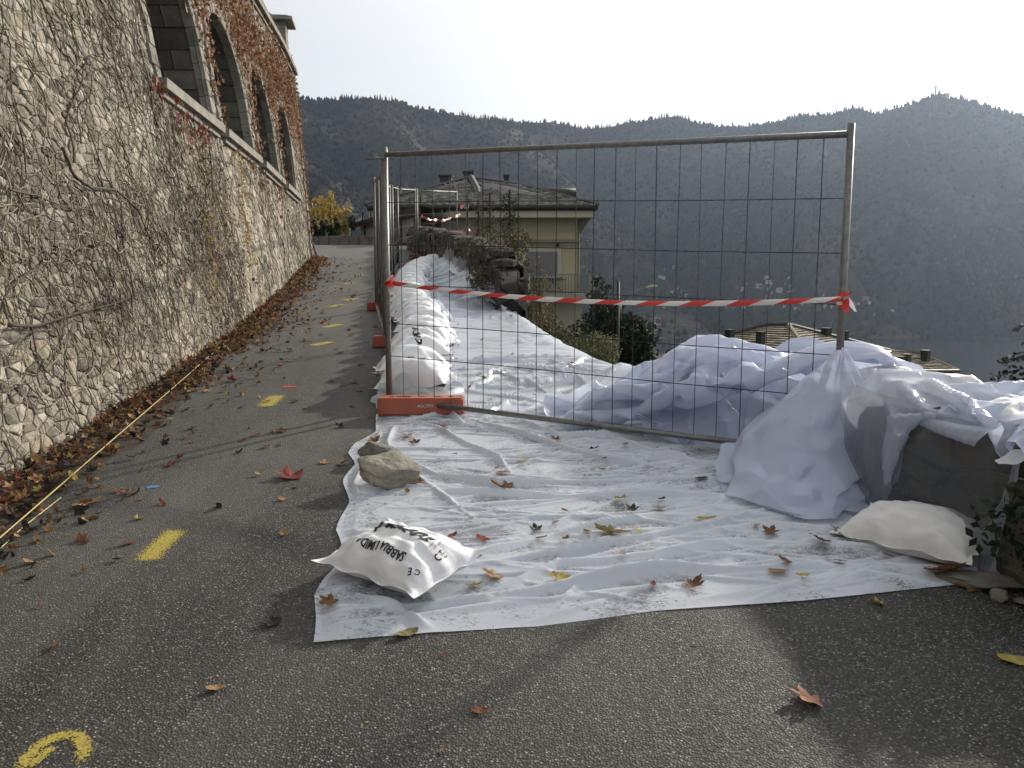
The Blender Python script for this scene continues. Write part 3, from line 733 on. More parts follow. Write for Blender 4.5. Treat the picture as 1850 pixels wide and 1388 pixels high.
# left edge of the ground sheet (from what the photograph shows on the asphalt)
SL = [(2.83, -.72), (3.2, -.80), (3.55, -.80), (3.91, -.894), (4.3, -.90), (4.68, -.975), (5.0, -1.0), (5.25, -1.10), (5.5, -1.10), (5.8, -1.02), (6.1, -1.02), (6.6, -1.12), (7.4, -1.2), (9, -1.25), (11, -1.55), (13, -1.95), (16, -2.35), (18.5, -2.6), (20.5, -2.4), (22.0, -1.9)]
def s_left(y): return np.interp(y, [a for a, b in SL], [b for a, b in SL])
def s_near(x): return np.interp(x, [-.72, -.3, .1, .59, 1.2, 1.95, 2.3], [2.83, 2.90, 2.95, 3.08, 3.17, 3.33, 3.36])
RDG = []       # ridges: polyline, width, height
def rpx(pts, w, h): RDG.append(([tuple(G(*p)[:2]) for p in pts], w*.62, h*.78))
for pts, w, h in [
    ([(712, 775), (700, 805), (712, 850), (735, 880)], .035, .030), ([(690, 780), (672, 830), (640, 880), (648, 900)], .03, .03),
    ([(845, 762), (955, 798), (1090, 838), (1200, 852)], .05, .045), ([(770, 770), (830, 800), (905, 840), (925, 862)], .04, .035),
    ([(735, 842), (790, 868), (900, 885), (1080, 880), (1290, 868)], .05, .04), ([(745, 890), (850, 898), (1000, 908), (1180, 900), (1400, 905)], .045, .035),
    ([(605, 968), (700, 965), (830, 990)], .03, .012), ([(850, 1008), (980, 985), (1090, 958), (1210, 935), (1330, 918)], .045, .035),
    ([(860, 1030), (1010, 1010), (1130, 990), (1260, 965), (1400, 920)], .05, .042), ([(870, 1085), (1010, 1030), (1180, 1012), (1330, 990), (1490, 988)], .05, .035),
    ([(760, 1112), (900, 1092), (1060, 1065), (1210, 1042), (1370, 1040), (1520, 1030)], .07, .05), ([(640, 1085), (720, 1110), (790, 1150)], .05, .025),
    ([(990, 880), (1090, 872), (1200, 868)], .03, .028), ([(925, 762), (1010, 792), (1130, 800), (1240, 800)], .04, .045), ([(980, 765), (1120, 782), (1280, 818), (1360, 830)], .04, .04),
    ([(610, 1000), (690, 985), (740, 960), (790, 945)], .035, .016), ([(745, 860), (800, 905), (860, 950)], .035, .022), ([(1150, 820), (1230, 835), (1340, 860)], .035, .04),
    ([(1060, 790), (1180, 820), (1270, 812)], .03, .03), ([(820, 830), (950, 832), (1130, 826)], .03, .022), ([(700, 925), (850, 928), (1010, 940)], .025, .015), ([(1000, 1100), (1060, 1060), (1100, 1050)], .03, .02),
    ([(640, 960), (760, 945), (900, 950)], .02, .01), ([(600, 1020), (640, 1022), (700, 1000)], .03, .012), ([(1240, 945), (1340, 950), (1470, 935)], .03, .02), ([(1500, 1060), (1600, 1030), (1680, 1040)], .03, .02)]: rpx(pts, w, h)
rs = random.Random(5)
for k in range(46):                               # the crumpled stretch behind the fence
    x, y = rs.uniform(-.6, 1.5), rs.uniform(6.3, 8.6); an = rs.choice([rs.uniform(-.5, .5), rs.uniform(.6, 1.2), rs.uniform(-1.3, -.4)]); L = rs.uniform(.2, .75)
    RDG.append(([(x-L*math.cos(an), y-L*math.sin(an)), (x+.04*rs.uniform(-1, 1), y+.05*rs.uniform(-1, 1)), (x+L*math.cos(an), y+L*math.sin(an))], rs.uniform(.012, .03), rs.uniform(.015, .045)))
y = 8.2
while y < 19:                                     # long folds pulled straight across the road
    xl, xr = s_left(y)+.3, xe(y)+.35; c = rs.uniform(-.12, .12)
    RDG.append(([(xl, y+rs.uniform(-.1, .1)), ((xl+xr)/2, y+c), (xr, y+.12+rs.uniform(-.2, .2))], rs.uniform(.02, .045), rs.uniform(.010, .032)))
    y += rs.uniform(.09, .26)
for k in range(170):
    x, y = rs.uniform(-.8, 1.9), rs.uniform(3.0, 6.4); an = rs.gauss(.15, .30); L = rs.uniform(.25, 1.3)
    RDG.append(([(x-L*math.cos(an), y-L*math.sin(an)), (x, y+.03*rs.uniform(-1, 1)), (x+L*math.cos(an), y+L*math.sin(an))], rs.uniform(.014, .022), rs.uniform(.006, .014)))
def ridge_h(X, Y):
    H = np.zeros_like(X)
    for k, (pl, w, h) in enumerate(RDG):
        x0, x1 = min(p[0] for p in pl)-.2, max(p[0] for p in pl)+.2; y0, y1 = min(p[1] for p in pl)-.25, max(p[1] for p in pl)+.25
        m = (X > x0) & (X < x1) & (Y > y0) & (Y < y1)
        if not m.any(): continue
        xs_, ys_ = X[m], Y[m]; best = np.full(xs_.shape, 9.0); tt = np.zeros_like(xs_); n = len(pl)-1; sgn = np.zeros_like(xs_)
        for i in range(n):
            ax, ay = pl[i]; dx, dy = pl[i+1][0]-ax, pl[i+1][1]-ay; L2 = dx*dx+dy*dy+1e-9
            t = np.clip(((xs_-ax)*dx+(ys_-ay)*dy)/L2, 0, 1); ex, ey = xs_-ax-t*dx, ys_-ay-t*dy; d = np.hypot(ex, ey)
            u = d < best; best = np.where(u, d, best); tt = np.where(u, (i+t)/n, tt); sgn = np.where(u, np.sign(ex*dy-ey*dx), sgn)
        ww = w*(1+.35*sgn*(1 if k % 2 else -1)); ww = ww*(1+.3*np.sin(tt*9+k))
        hh = 1.45*h*np.clip(np.sin(np.pi*np.clip(tt*.96+.02, 0, 1)), 0, 1)**.55*(1+.3*np.sin(tt*13+k*2))
        r_ = np.abs(best/ww); pr = hh*(.25*np.exp(-r_**1.5)+.75*np.clip(1-r_*.8, 0, 1)**1.25)
        H[m] = np.maximum(H[m], pr) + .25*np.minimum(H[m], pr)
    return H
def nz(X, Y, sc, seed=0.0):
    if X.size > 60000:
        a = nz(X[::3, ::3], Y[::3, ::3], sc, seed); return np.repeat(np.repeat(a, 3, 0), 3, 1)[:X.shape[0], :X.shape[1]]
    return np.array([noise.noise(Vector((x*sc, y*sc, seed))) for x, y in zip(X.ravel(), Y.ravel())]).reshape(X.shape)
vv = np.concatenate([np.linspace(0, 3.6, 380)[:-1], np.linspace(3.6, 6.2, 130)[:-1], np.linspace(6.2, 19, 260)])
NU = 300
uu = np.linspace(0, 1, NU)
V2, U2 = np.meshgrid(vv, uu, indexing='ij')
yy_ = 2.83+V2                                        # first guess of y, then bend the near edge
xl_ = s_left(yy_)+.012*np.sin(yy_*9)+.02*np.sin(yy_*3.7)
xr_ = np.where(yy_ < 5.5, xe_np(yy_)+.02, np.where(yy_ < 12.2, xe_np(yy_)+.45*np.clip((yy_-5.5)/1.2, 0, 1), xe_np(yy_)+.45-.83*np.clip((yy_-12.2)/1.2, 0, 1)))
X2 = xl_+(xr_-xl_)*U2
nearoff = (s_near(X2)-2.83)*np.clip(1-V2/3.0, 0, 1); Y2 = yy_+nearoff
over = X2-xe_np(Y2)
Z2 = g_np(Y2)+.012-.02*np.abs((X2+1)/5)
Hr = ridge_h(X2, Y2); edge = np.clip(V2/.10, .15, 1)*np.clip(U2/.03, .25, 1)
low = .006+.010*np.clip(nz(X2, Y2, 2.3, 4)+.3, 0, 1)
Z2 = Z2+(Hr+low)*edge
# rubble of the broken parapet and slack where the edge has gone
rub = np.exp(-((over+.05)/.28)**2)*np.clip((Y2-5.6)/.6, 0, 1)*np.clip((8.6-Y2)/2.0, 0, 1)*.22
Z2 = Z2+rub*(1+.4*np.sin(Y2*5)); Z2 = Z2-np.where((over > -.35) & (Y2 > 7.5) & (Y2 < 13.3), (over+.35)**2*1.1*np.clip((Y2-7.5)/3, 0, 1), 0)
Z2 = Z2-np.where((over > .1) & (Y2 < 13.2) & (Y2 > 5.5), (over-.1)*1.6, 0)
# against the far parapet the film climbs the stones
Z2 = Z2+np.where(Y2 > 13.2, np.clip((over+.85)/.45, 0, 1)**1.5*.34*np.clip((Y2-13.2)/1.5, 0, 1), 0)
SH_X, SH_Y, SH_Z = X2, Y2, Z2
pts = np.stack([X2, Y2, Z2], -1).reshape(-1, 3)
me = mesh_of('ground_sheet', pts, grid_faces(len(vv), NU)[:, ::-1], M_SHEET, True)
ca = me.attributes.new('contact', 'FLOAT', 'POINT'); con = np.clip(1.15-Hr/.014, 0, 1)*np.clip((15-Y2)/9, .25, 1)*np.clip(1-over*2-1, 0, 1)
ca.data.foreach_set('value', con.reshape(-1).astype(np.float32))
tag(obj('ground_sheet', me), 'large white plastic sheet spread over the road in long folds, strewn with dead leaves', 'plastic sheet')
_bins = {}
for i in range(0, X2.shape[0], 1):
    for j in range(0, X2.shape[1], 1): _bins[(int(X2[i, j]*25), int(Y2[i, j]*25))] = max(_bins.get((int(X2[i, j]*25), int(Y2[i, j]*25)), -9), float(Z2[i, j]))
def sheet_z(x, y):
    b = [_bins.get((int(x*25)+a, int(y*25)+c)) for a in (-1, 0, 1) for c in (-1, 0, 1)]; b = [q for q in b if q is not None]
    c0 = _bins.get((int(x*25), int(y*25)))
    return (c0 if c0 is not None else (max(b) if b else g(y)))
def on_sheet(x, y): return s_left(y)+.03 < x < xe(y) and y > s_near(x)+.03 and y < 20

# ------------------------------------------------------------------ the low parapet at the right and the broken one behind
M_PAR = tinted('dark_rubble', [(0, (.05, .047, .04)), (.5, (.10, .095, .08)), (1, (.17, .16, .135))], 9, .95, .8, 40, .015, .5)
def rough_wall(name, label, y0, y1, off, th, hfun, seed, wy, hz, below=.2, cap=True, group=None, pieces=120):
    """dry-laid wall along the road edge: every face stone laid over a mortar core"""
    r = random.Random(seed); ym = (y0+y1)/2; org = Vector((xe(ym)+off, ym, g(ym)))
    t = empty(name, org, 0, label, 'wall', group); cm = []
    def pl(side):
        def f(y, z, d): return Vector((xe(y)+off+(th+d if side else -d), y, z))-org
        return f
    zs = lambda y: g(y)-below
    for side in (0, 1):
        lo = min(zs(y0), zs(y1))-(.0 if side == 0 else 2.6)
        cs = rubble(y0, y1, lo, max(g(y0)+hfun(y0), g(y1)+hfun(y1), g(ym)+hfun(ym))+.1, lambda y, z: y0 <= y <= y1 and z < g(y)+hfun(y)-hz*.35 and (side or z > zs(y)), r, wy, hz, .008)
        for (y, z, poly) in cs:
            vs, fs = stone_geo(y, z, poly, r, pl(side), .045); tint = r.random()
            if side: fs = [f[::-1] for f in fs]
            if side == 0 and len(cm) < pieces:
                m = MB(); c0 = Vector(vs[-1]); m.add([Vector(v)-c0 for v in vs], fs, 0, tint); cm.append(1); obj('stone', m.mesh('stone', M_PAR, False, True), t, c0)
            else:
                if len(cm) == pieces or side: pass
                rest_.add(vs, fs, 0, tint)
    return t, org
def build_parapet(name, label, y0, y1, off, th, hfun, seed, wy=.24, hz=.14, pieces=120):
    global rest_
    rest_ = MB(); t, org = rough_wall(name, label, y0, y1, off, th, hfun, seed, wy, hz, .25, True, None, pieces); r = random.Random(seed+1)
    # core, ends and coping stones
    core = MB(); yy = np.linspace(y0+.03, y1-.03, 14)
    vs = []
    for y in yy:
        for dx, z in ((.03, g(y)-.4), (.03, g(y)+hfun(y)-.05), (th-.03, g(y)+hfun(y)-.05), (th-.03, g(y)-3.0)): vs.append(Vector((xe(y)+off+dx, y, z))-org)
    core.add(vs, [(k*4+a, (k+1)*4+a, (k+1)*4+(a+1) % 4, k*4+(a+1) % 4) for k in range(13) for a in range(4)]+[(3, 2, 1, 0), (52, 53, 54, 55)])
    obj('core', core.mesh('core', M_MORT), t)
    y = y0
    while y < y1-.1:
        L = r.uniform(.22, .5); L = min(L, y1-y); yc = y+L/2; m = MB(); n = 8; vs = []
        for z in (-.045, .03, .055):
            for i in range(n):
                a = 6.283*i/n+.39; q = (1 if z < .05 else .72); vs.append((math.cos(a)*(th/2+.02)*(1.05 if y0 < 10 else .92)*q*r.uniform(.88, 1.08), math.sin(a)*L/2*1.15*q*r.uniform(.9, 1.05), z*r.uniform(.8, 1.2)))
        m.add(vs, [(l*n+i, l*n+(i+1) % n, (l+1)*n+(i+1) % n, (l+1)*n+i) for l in (0, 1) for i in range(n)]+[tuple(2*n+i for i in range(n)), tuple(range(n-1, -1, -1))], 0, r.random())
        obj('coping_stone', m.mesh('coping_stone', M_PAR, False, True), t, Vector((xe(yc)+off+th/2, yc, g(yc)+hfun(yc)))-org, (.1, r.uniform(-.06, .06), .2)); y += L
    if rest_.v: tag(obj('small_stones', rest_.mesh('small_stones', M_PAR, False, True), t), kind='stuff')
    return t
build_parapet('parapet_wall', 'low stone parapet at the right under the draped plastic film', 3.44, 4.72, 0.03, .36, lambda y: .55 if y < 4.35 else .55-.4*(y-4.35), 21)
build_parapet('parapet_wall', 'low dark stone parapet covered with ivy in the lower right corner', -3, 3.36, 0.06, .42, lambda y: .50+.03*math.sin(y*4), 22, .26, .15, 60)
build_parapet('broken_parapet', 'dark stone parapet up the road whose near end has broken away', 13.3, 30.5, -.38, .45, lambda y: .92+.04*math.sin(y*2)-.35*max(0, min(1, (14.4-y)/1.1))**2-max(0, (y-20)*.016), 23, .30, .17, 140)
# broken face of the retaining wall below the gap
def retaining():
    r = random.Random(31); t = empty('retaining_wall', (xe(13.3)-.35, 13.3, g(13.3)), 0, 'ragged broken end of the stone retaining wall above the collapse', 'wall'); org = Vector(t.location)
    cs = rubble(.2, .85, -3.2, .55, lambda y, z: y < .75+.35*z*.5 and z < .5, r, .26, .15, .01); n = 0; restm = MB()
    for (y, z, poly) in cs:
        jag = r.uniform(-.18, .22)
        poly = [(min(.80, max(.24, a_)), b_) for a_, b_ in poly]; y = sum(q[0] for q in poly)/len(poly)
        vs, fs = stone_geo(y, z, poly, r, lambda a, b, d: Vector((a-.25, -.12-jag-d-(.25*b if b < 0 else 0), b)), .12)
        if n < 110: m = MB(); c0 = Vector(vs[-1]); m.add([Vector(v)-c0 for v in vs], fs, 0, r.random()); obj('stone', m.mesh('stone', M_PAR, False, True), t, c0); n += 1
        else: restm.add(vs, fs, 0, r.random())
    if restm.v: tag(obj('small_stones', restm.mesh('small_stones', M_PAR, False, True), t), kind='stuff')
    m = MB(); m.box((.2, .55, -1.5), (.46, 1.0, 3.6)); obj('core', m.mesh('core', M_MORT), t)
retaining()
# ------------------------------------------------------------------ draped film: a small position-based cloth solver
def relax(P, rest, pins, collide, steps=260, iters=3, grav=9.8, bend=.12, damp=.985, dt=1/90, wind=None, fric=.55):
    """P (n,m,3) start shape; rest = material size (n,m,3) layout from which rest lengths are read"""
    P = P.copy(); V = np.zeros_like(P); w = np.ones(P.shape[:2]); target = P.copy()
    for (i, j) in pins: w[i, j] = 0.0
    def sl(di, dj, par):
        out = []
        for a in par: out.append(a)
        return out
    cons = []
    n, m = P.shape[:2]
    def addc(di, dj, k):
        i0, i1 = max(0, -di), n-max(0, di); j0, j1 = max(0, -dj), m-max(0, dj)
        I, J = np.meshgrid(np.arange(i0, i1), np.arange(j0, j1), indexing='ij')
        L = np.linalg.norm(rest[I, J]-rest[I+di, J+dj], axis=-1)
        key = (I//max(1, abs(di)) if di else J//max(1, abs(dj))) % 2
        for c in (0, 1):
            q = key == c
            if q.any(): cons.append((I[q], J[q], I[q]+di, J[q]+dj, L[q][:, None], k))
    addc(1, 0, 1.0); addc(0, 1, 1.0); addc(1, 1, .7); addc(1, -1, .7)
    if bend: addc(2, 0, bend); addc(0, 2, bend)
    for s in range(steps):
        old = P.copy(); V[..., 2] -= grav*dt
        if wind is not None: V += wind(P)*dt
        V *= damp; P = P+V*dt*(w[..., None] > 0)
        for it in range(iters):
            for a, b, c, d, L, k in cons:
                pa, pb = P[a, b], P[c, d]; dl = pa-pb; ln = np.linalg.norm(dl, axis=-1, keepdims=True)+1e-9
                wa, wb = w[a, b][:, None], w[c, d][:, None]; ws = wa+wb+1e-9
                cor = (ln-L)/ln*dl/ws*k*(1.0 if k == 1.0 else 1.0)
                P[a, b] = pa-cor*wa; P[c, d] = pb+cor*wb
        pre = P.copy(); P = collide(P); hit = np.abs(P-pre).sum(-1) > 1e-7
        for (i, j) in pins: P[i, j] = target[i, j]
        V = (P-old)/dt; V[hit] *= (1-fric)
        sp_ = np.linalg.norm(V, axis=-1, keepdims=True); V = np.where(sp_ > 3.0, V/sp_*3.0, V)
    return P
def ground_z(X, Y): return g_np(Y)+.02
PAR_H = .62
def par_top(Y): return g_np(Y)+np.where(Y < 5.0, PAR_H, np.maximum(PAR_H-.35*(Y-5.0), .0))
def push_parapet(P, th=.46, m=.055):
    X, Y, Z = P[..., 0], P[..., 1], P[..., 2]; d = X-xe_np(Y)               # distance beyond the inner face
    top = par_top(Y)+m+.035*np.sin(Y*7.3+d*5)+.022*np.sin(Y*15+d*13)-.16*np.clip(1-(d+m)/.16, 0, 1)**1.5; inside = (d > -m) & (d < th+m) & (Z < top) & (Y > 3.43) & (Y < 5.6)
    di, dt_, do = d+m, top-Z, th+m-d
    toin = inside & (di < dt_) & (di <= do); toout = inside & (do < dt_) & (do < di); totop = inside & ~toin & ~toout
    X = np.where(toin, X-di, np.where(toout, X+do, X)); Z = np.where(totop, top, Z)
    gz = np.where(d > th, ground_z(X, Y)-3.0, ground_z(X, Y)); gz = np.where((d > -.02) & (d < th), gz-.3, gz); Z = np.maximum(Z, gz)
    return np.stack([X, Y, Z], -1)
def crumple(P, amp, sc, seed):
    r = np.zeros(P.shape)
    for c in range(3):
        r[..., c] = np.array([noise.noise(Vector((p[0]*sc+seed*7+c*19, p[1]*sc+c*3, p[2]*sc))) for p in P.reshape(-1, 3)]).reshape(P.shape[:2])
    return P+r*amp
def blinear(corners, nu, nv):
    """bilinear/loft through rows of points (list of polylines, same count)"""
    K = np.array([[list(p) for p in row] for row in corners], float); a, b = K.shape[:2]
    ui, vi = np.linspace(0, a-1, nu), np.linspace(0, b-1, nv); out = np.zeros((nu, nv, 3))
    for c in range(3):
        tmp = np.array([np.interp(ui, np.arange(a), K[:, j, c]) for j in range(b)]).T
        out[..., c] = np.array([np.interp(vi, np.arange(b), tmp[i]) for i in range(nu)])
    return out
def film(name, P, m, label, smooth=True, sub=0, flip=False):
    me = mesh_of(name, P.reshape(-1, 3), grid_faces(*P.shape[:2]), m, smooth); o = obj(name, me)
    if sub:
        md = o.modifiers.new('s', 'SUBSURF'); md.levels = sub; md.render_levels = sub
        bm = bmesh.new(); bm.from_mesh(me); cl = bm.edges.layers.float.new('crease_edge')
        for e in bm.edges:
            if len(e.link_faces) == 2: e[cl] = min(1.0, max(0.0, (e.calc_face_angle(0)-.10)*3.2))
        bm.to_mesh(me); bm.free(); me.polygons.foreach_set('use_smooth', [True]*len(me.polygons))
        md2 = None
    return tag(o, label, 'plastic film')
v3 = lambda x, y, up: (x, y, g(y)+up)
# --- heap of film behind the fence: crests standing up, hollows between
def heap_h(X, Y):
    H = np.zeros_like(X)
    for cx, cy_, h, sx, sy in HB: H = np.maximum(H, h*np.exp(-((X-cx)/sx)**2-((Y-cy_)/sy)**2))
    return H
HB = [(1.42, 6.05, .53, .17, .50), (1.90, 5.80, .53, .17, .55), (1.70, 5.9, .42, .28, .45), (1.1, 5.75, .26, .32, .55), (2.0, 5.2, .58, .3, .4), (1.5, 5.4, .36, .4, .4), (2.2, 5.6, .44, .3, .4)]
nu, nv = 46, 40
U, Vv = np.meshgrid(np.linspace(0, 1, nu), np.linspace(0, 1, nv), indexing='ij')
X0 = .62+U*(2.62-.62)+.1*np.sin(Vv*5); Y0 = 4.62+Vv*1.85-.12*U+.22*(1-U)
Z0 = ground_z(X0, Y0)+heap_h(X0, Y0)+.05
P0 = crumple(np.stack([X0, Y0, Z0], -1), .10, 4.2, 3)
# material is larger than the footprint, so it buckles into facets
rest0 = np.stack([U*3.5, Vv*3.0, 0*U], -1)
def col_heap(P):
    X, Y, Z = P[..., 0], P[..., 1], P[..., 2]; h = heap_h(X, Y)
    fence = PA.y+(X-PA.x)*(PB.y-PA.y)/(PB.x-PA.x)+.03                     # stays behind the panel
    Y = np.maximum(Y, np.minimum(fence, 9)); Z = np.maximum(Z, ground_z(X, Y)+h)
    return push_parapet(np.stack([X, Y, Z], -1))
PH = relax(P0, rest0, [], col_heap, 150, 4, 6.0, .2, .97, fric=.75)
film('crumpled_film', PH, M_FILM, 'heap of crumpled translucent film piled up behind the fence panel', True, 2)
# --- film hung from the right post: a taut cone below the tip, pleated, spreading in facets on the ground
tip = at(1523, 626, 4.83)
def facet(rows_pts, nu, nv, jit, seed, fold=0.0, kf=5):
    P = blinear(rows_pts, nu, nv); r = random.Random(seed); out = P.copy()
    for i in range(nu):
        for j in range(nv):
            f = j/(nv-1); a = jit*(.35+f)
            out[i, j] += np.array([r.gauss(0, a), r.gauss(0, a), r.gauss(0, a*.8)])
            out[i, j, 1] -= fold*f*(1-.4*f)*abs(((i/(nu-1)*kf+.35*math.sin(f*4+seed)) % 1)-.5)*2
            out[i, j, 2] = max(out[i, j, 2], g(out[i, j, 1])+.022+.02*r.random())
    return out
def dn(px, py, Y, up=None):
    p = at(px, py, Y)
    if up is not None: p.z = g(p.y)+up
    return p
cols_ = []
SPEC = [  # column by column round the cone: points from tip to ground
 [(1508, 634, 4.83), (1455, 682, 4.86), (1400, 728, 4.87), (1342, 778, 4.90), (1318, 820, 4.82), (1294, 866, 4.68)],
 [(1511, 633, 4.80), (1462, 692, 4.76), (1412, 742, 4.72), (1362, 800, 4.68), (1332, 850, 4.56), (1312, 892, 4.45)],
 [(1515, 632, 4.79), (1476, 700, 4.70), (1436, 762, 4.60), (1398, 824, 4.50), (1372, 872, 4.36), (1370, 900, 4.25)],
 [(1519, 631, 4.78), (1496, 706, 4.66), (1468, 772, 4.52), (1440, 834, 4.38), (1426, 890, 4.20), (1432, 938, 4.05)],
 [(1523, 630, 4.78), (1518, 708, 4.64), (1506, 776, 4.50), (1490, 836, 4.36), (1484, 888, 4.20), (1496, 928, 4.08)],
 [(1527, 631, 4.78), (1541, 706, 4.66), (1546, 772, 4.54), (1544, 832, 4.42), (1542, 880, 4.28), (1556, 916, 4.16)],
 [(1530, 633, 4.80), (1562, 704, 4.74), (1578, 762, 4.68), (1582, 824, 4.56), (1584, 872, 4.42), (1594, 904, 4.30)],
 [(1532, 636, 4.84), (1570, 698, 4.86), (1592, 748, 4.84), (1594, 800, 4.76), (1588, 850, 4.66), (1584, 880, 4.58)]]
rows = [[at(*q) for q in c] for c in SPEC]
PD = facet(rows, 15, 11, .019, 3, .10, 3.3)
film('hanging_film', PD, M_FILM, 'translucent film hung from the right fence post and spreading over the ground', True, 3)
rows = [[dn(1300, 800, 4.9), dn(1290, 850, 4.75), dn(1296, 880, 4.62, .03)], [dn(1375, 800, 4.75), dn(1362, 862, 4.55), dn(1352, 905, 4.36, .03)], [dn(1450, 822, 4.52), dn(1440, 880, 4.30), dn(1436, 942, 4.02, .02)], [dn(1530, 840, 4.44), dn(1545, 886, 4.24), dn(1530, 918, 4.10, .03)], [dn(1590, 838, 4.5), dn(1600, 882, 4.32), dn(1608, 908, 4.22, .03)]]
film('film_skirt', facet(rows, 12, 6, .02, 9, .09, 2.4), M_FILM, 'loose lower skirt of film bunched on the ground below the hanging film', True, 3)
# --- stiff standing panels of film in the heap, seen through the fence
rows = []
for px, y0, y1 in ((1165, 742, 760), (1195, 715, 785), (1238, 690, 798), (1252, 640, 806), (1296, 633, 812), (1342, 640, 818), (1358, 668, 822), (1385, 634, 826), (1425, 612, 830), (1462, 606, 832), (1500, 624, 834), (1545, 652, 834), (1600, 668, 834)):
    X_ = (px-925)/1452*5.6; Yf = PA.y+(X_-PA.x)*(PB.y-PA.y)/(PB.x-PA.x)+.10
    rows.append([at(px, y0+14, 6.35), at(px, y0, 6.02), at(px-2, y0+(y1-y0)*.28, 5.86 if px < 1540 else 5.7), at(px-5, y0+(y1-y0)*.58, 5.66 if px < 1540 else 5.4), at(px-12, y1-18, min(5.5, Yf+.16)), at(px-14, y1, Yf+.02)])
film('standing_film', facet(rows, 22, 11, .022, 21, .13, 6.2), M_FILM, 'stiff crests of film standing up in the heap behind the fence', True, 3)
# --- film over the parapet: inner foot, up, over the top, down outside
rows = []
for y in np.linspace(3.62, 5.7, 9):
    xi = float(xe_np(y)); h = float(par_top(y)-g(y)); f = (y-3.62)/2.4
    foot_in = .02+.35*f
    rows.append([v3(xi-.09, y+.03, h*(.74-.42*f)), v3(xi-.03, y, h+.03), v3(xi+.22, y, h+.06+.03*math.sin(y*6)), v3(xi+.46, y, h+.02), v3(xi+.56, y, h*.2), v3(xi+.62, y, -.35)])
P0 = crumple(blinear(rows, 44, 36), .09, 6, 8); rest0 = np.stack([np.linspace(0, 1, 44)[:, None]*2.62+0*P0[..., 0], np.linspace(0, 1, 36)[None, :]*1.40+0*P0[..., 0], 0*P0[..., 0]], -1)
PC = relax(P0, rest0, [(0, 35), (43, 35), (22, 35)], push_parapet, 200, 4, 9.0, .04, .97, fric=.7)
film('parapet_film', PC, M_FILMW, 'pale sheet draped lengthwise over the top of the low parapet', True, 2)
# --- the broad tongue that sweeps from the heap up to the near corner of the parapet
A_ = [G(1592, 915), G(1640, 925), G(1690, 905)]
rows = [[at(1590, 905, 4.32), at(1612, 915, 4.22), at(1640, 905, 4.15), at(1665, 890, 4.12)],
        [at(1592, 800, 4.55), at(1630, 815, 4.40), at(1665, 800, 4.2), at(1690, 790, 4.08)],
        [at(1640, 735, 4.55), at(1680, 748, 4.30), at(1705, 760, 4.1), at(1725, 770, 3.98)],
        [at(1740, 706, 4.25), at(1765, 712, 4.0), at(1765, 735, 3.78), at(1765, 758, 3.62)],
        [at(1810, 705, 4.0), at(1830, 706, 3.8), at(1822, 732, 3.55), at(1800, 765, 3.38)],
        [at(1900, 712, 3.95), at(1905, 716, 3.72), at(1875, 745, 3.45), at(1835, 800, 3.30)],
        [at(1960, 725, 3.9), at(1960, 735, 3.65), at(1930, 785, 3.40), at(1845, 816, 3.28)]]
P0 = crumple(blinear(rows, 46, 24), .035, 6, 5); L1 = 0
dU = np.linalg.norm(np.diff(P0[:, 12], axis=0), axis=-1).sum(); dV = np.linalg.norm(np.diff(P0[23], axis=0), axis=-1).sum()
rest0 = np.stack([np.linspace(0, 1, 46)[:, None]*dU*1.10+0*P0[..., 0], np.linspace(0, 1, 24)[None, :]*max(dV*1.25, .62)+0*P0[..., 0], 0*P0[..., 0]], -1)
pinT = [(0, j) for j in range(0, 24, 4)]+[(45, j) for j in range(0, 24, 5)]+[(i, 0) for i in range(0, 46, 8)]+[(i, 23) for i in range(0, 46, 11)]
PT = relax(P0, rest0, pinT, push_parapet, 120, 4, 5.0, .12, .96, fric=.6)
film('film_tongue', PT, M_FILM, 'broad tongue of film sweeping from the heap up over the parapet corner', True, 2)
# --- dull clear film hanging on the road side of the parapet, torn strip at its end
rows = []
for f in np.linspace(0, 1, 7):
    y = 4.45+(3.41-4.45)*f; xi = float(xe_np(y)); rows.append([v3(xi-.07, y, .64), v3(xi-.085-.015*math.sin(f*9), y, .42), v3(xi-.09, y, .2), v3(xi-.10-.02*math.sin(f*7), y, .015)])
rows.append([v3(2.15, 3.35, .63), v3(2.14, 3.35, .42), v3(2.11, 3.36, .2), v3(2.07, 3.38, .01)])
P0 = crumple(blinear(rows, 60, 40), .022, 4.5, 2)
film('clear_film', P0, M_CLEAR, 'dull see-through film hanging down the road side of the low parapet', True, 2)
rows = [[at(1722, 1010, 3.62), at(1745, 1030, 3.48), at(1795, 1034, 3.38)], [at(1790, 940, 3.44), at(1800, 945, 3.41), at(1812, 950, 3.39)], [at(1822, 870, 3.41), at(1828, 872, 3.40), at(1836, 876, 3.39)], [at(1832, 822, 3.42), at(1840, 822, 3.40), at(1846, 822, 3.39)]]
film('film_strip', crumple(blinear(rows, 40, 16), .012, 14, 4), M_FILM, 'narrow folded hem of film at the parapet end beside the dark ivy', True, 2)
rows = [[at(1795, 832, 3.30), at(1800, 836, 3.29), at(1806, 840, 3.28)], [at(1830, 812, 3.32), at(1835, 824, 3.30), at(1840, 834, 3.29)], [at(1900, 806, 3.34), at(1900, 818, 3.32), at(1900, 832, 3.3)]]
film('torn_film', crumple(blinear(rows, 30, 14), .02, 12, 9), M_FILMW, 'small torn rag of film sticking out below the parapet top at the right edge', True, 2)
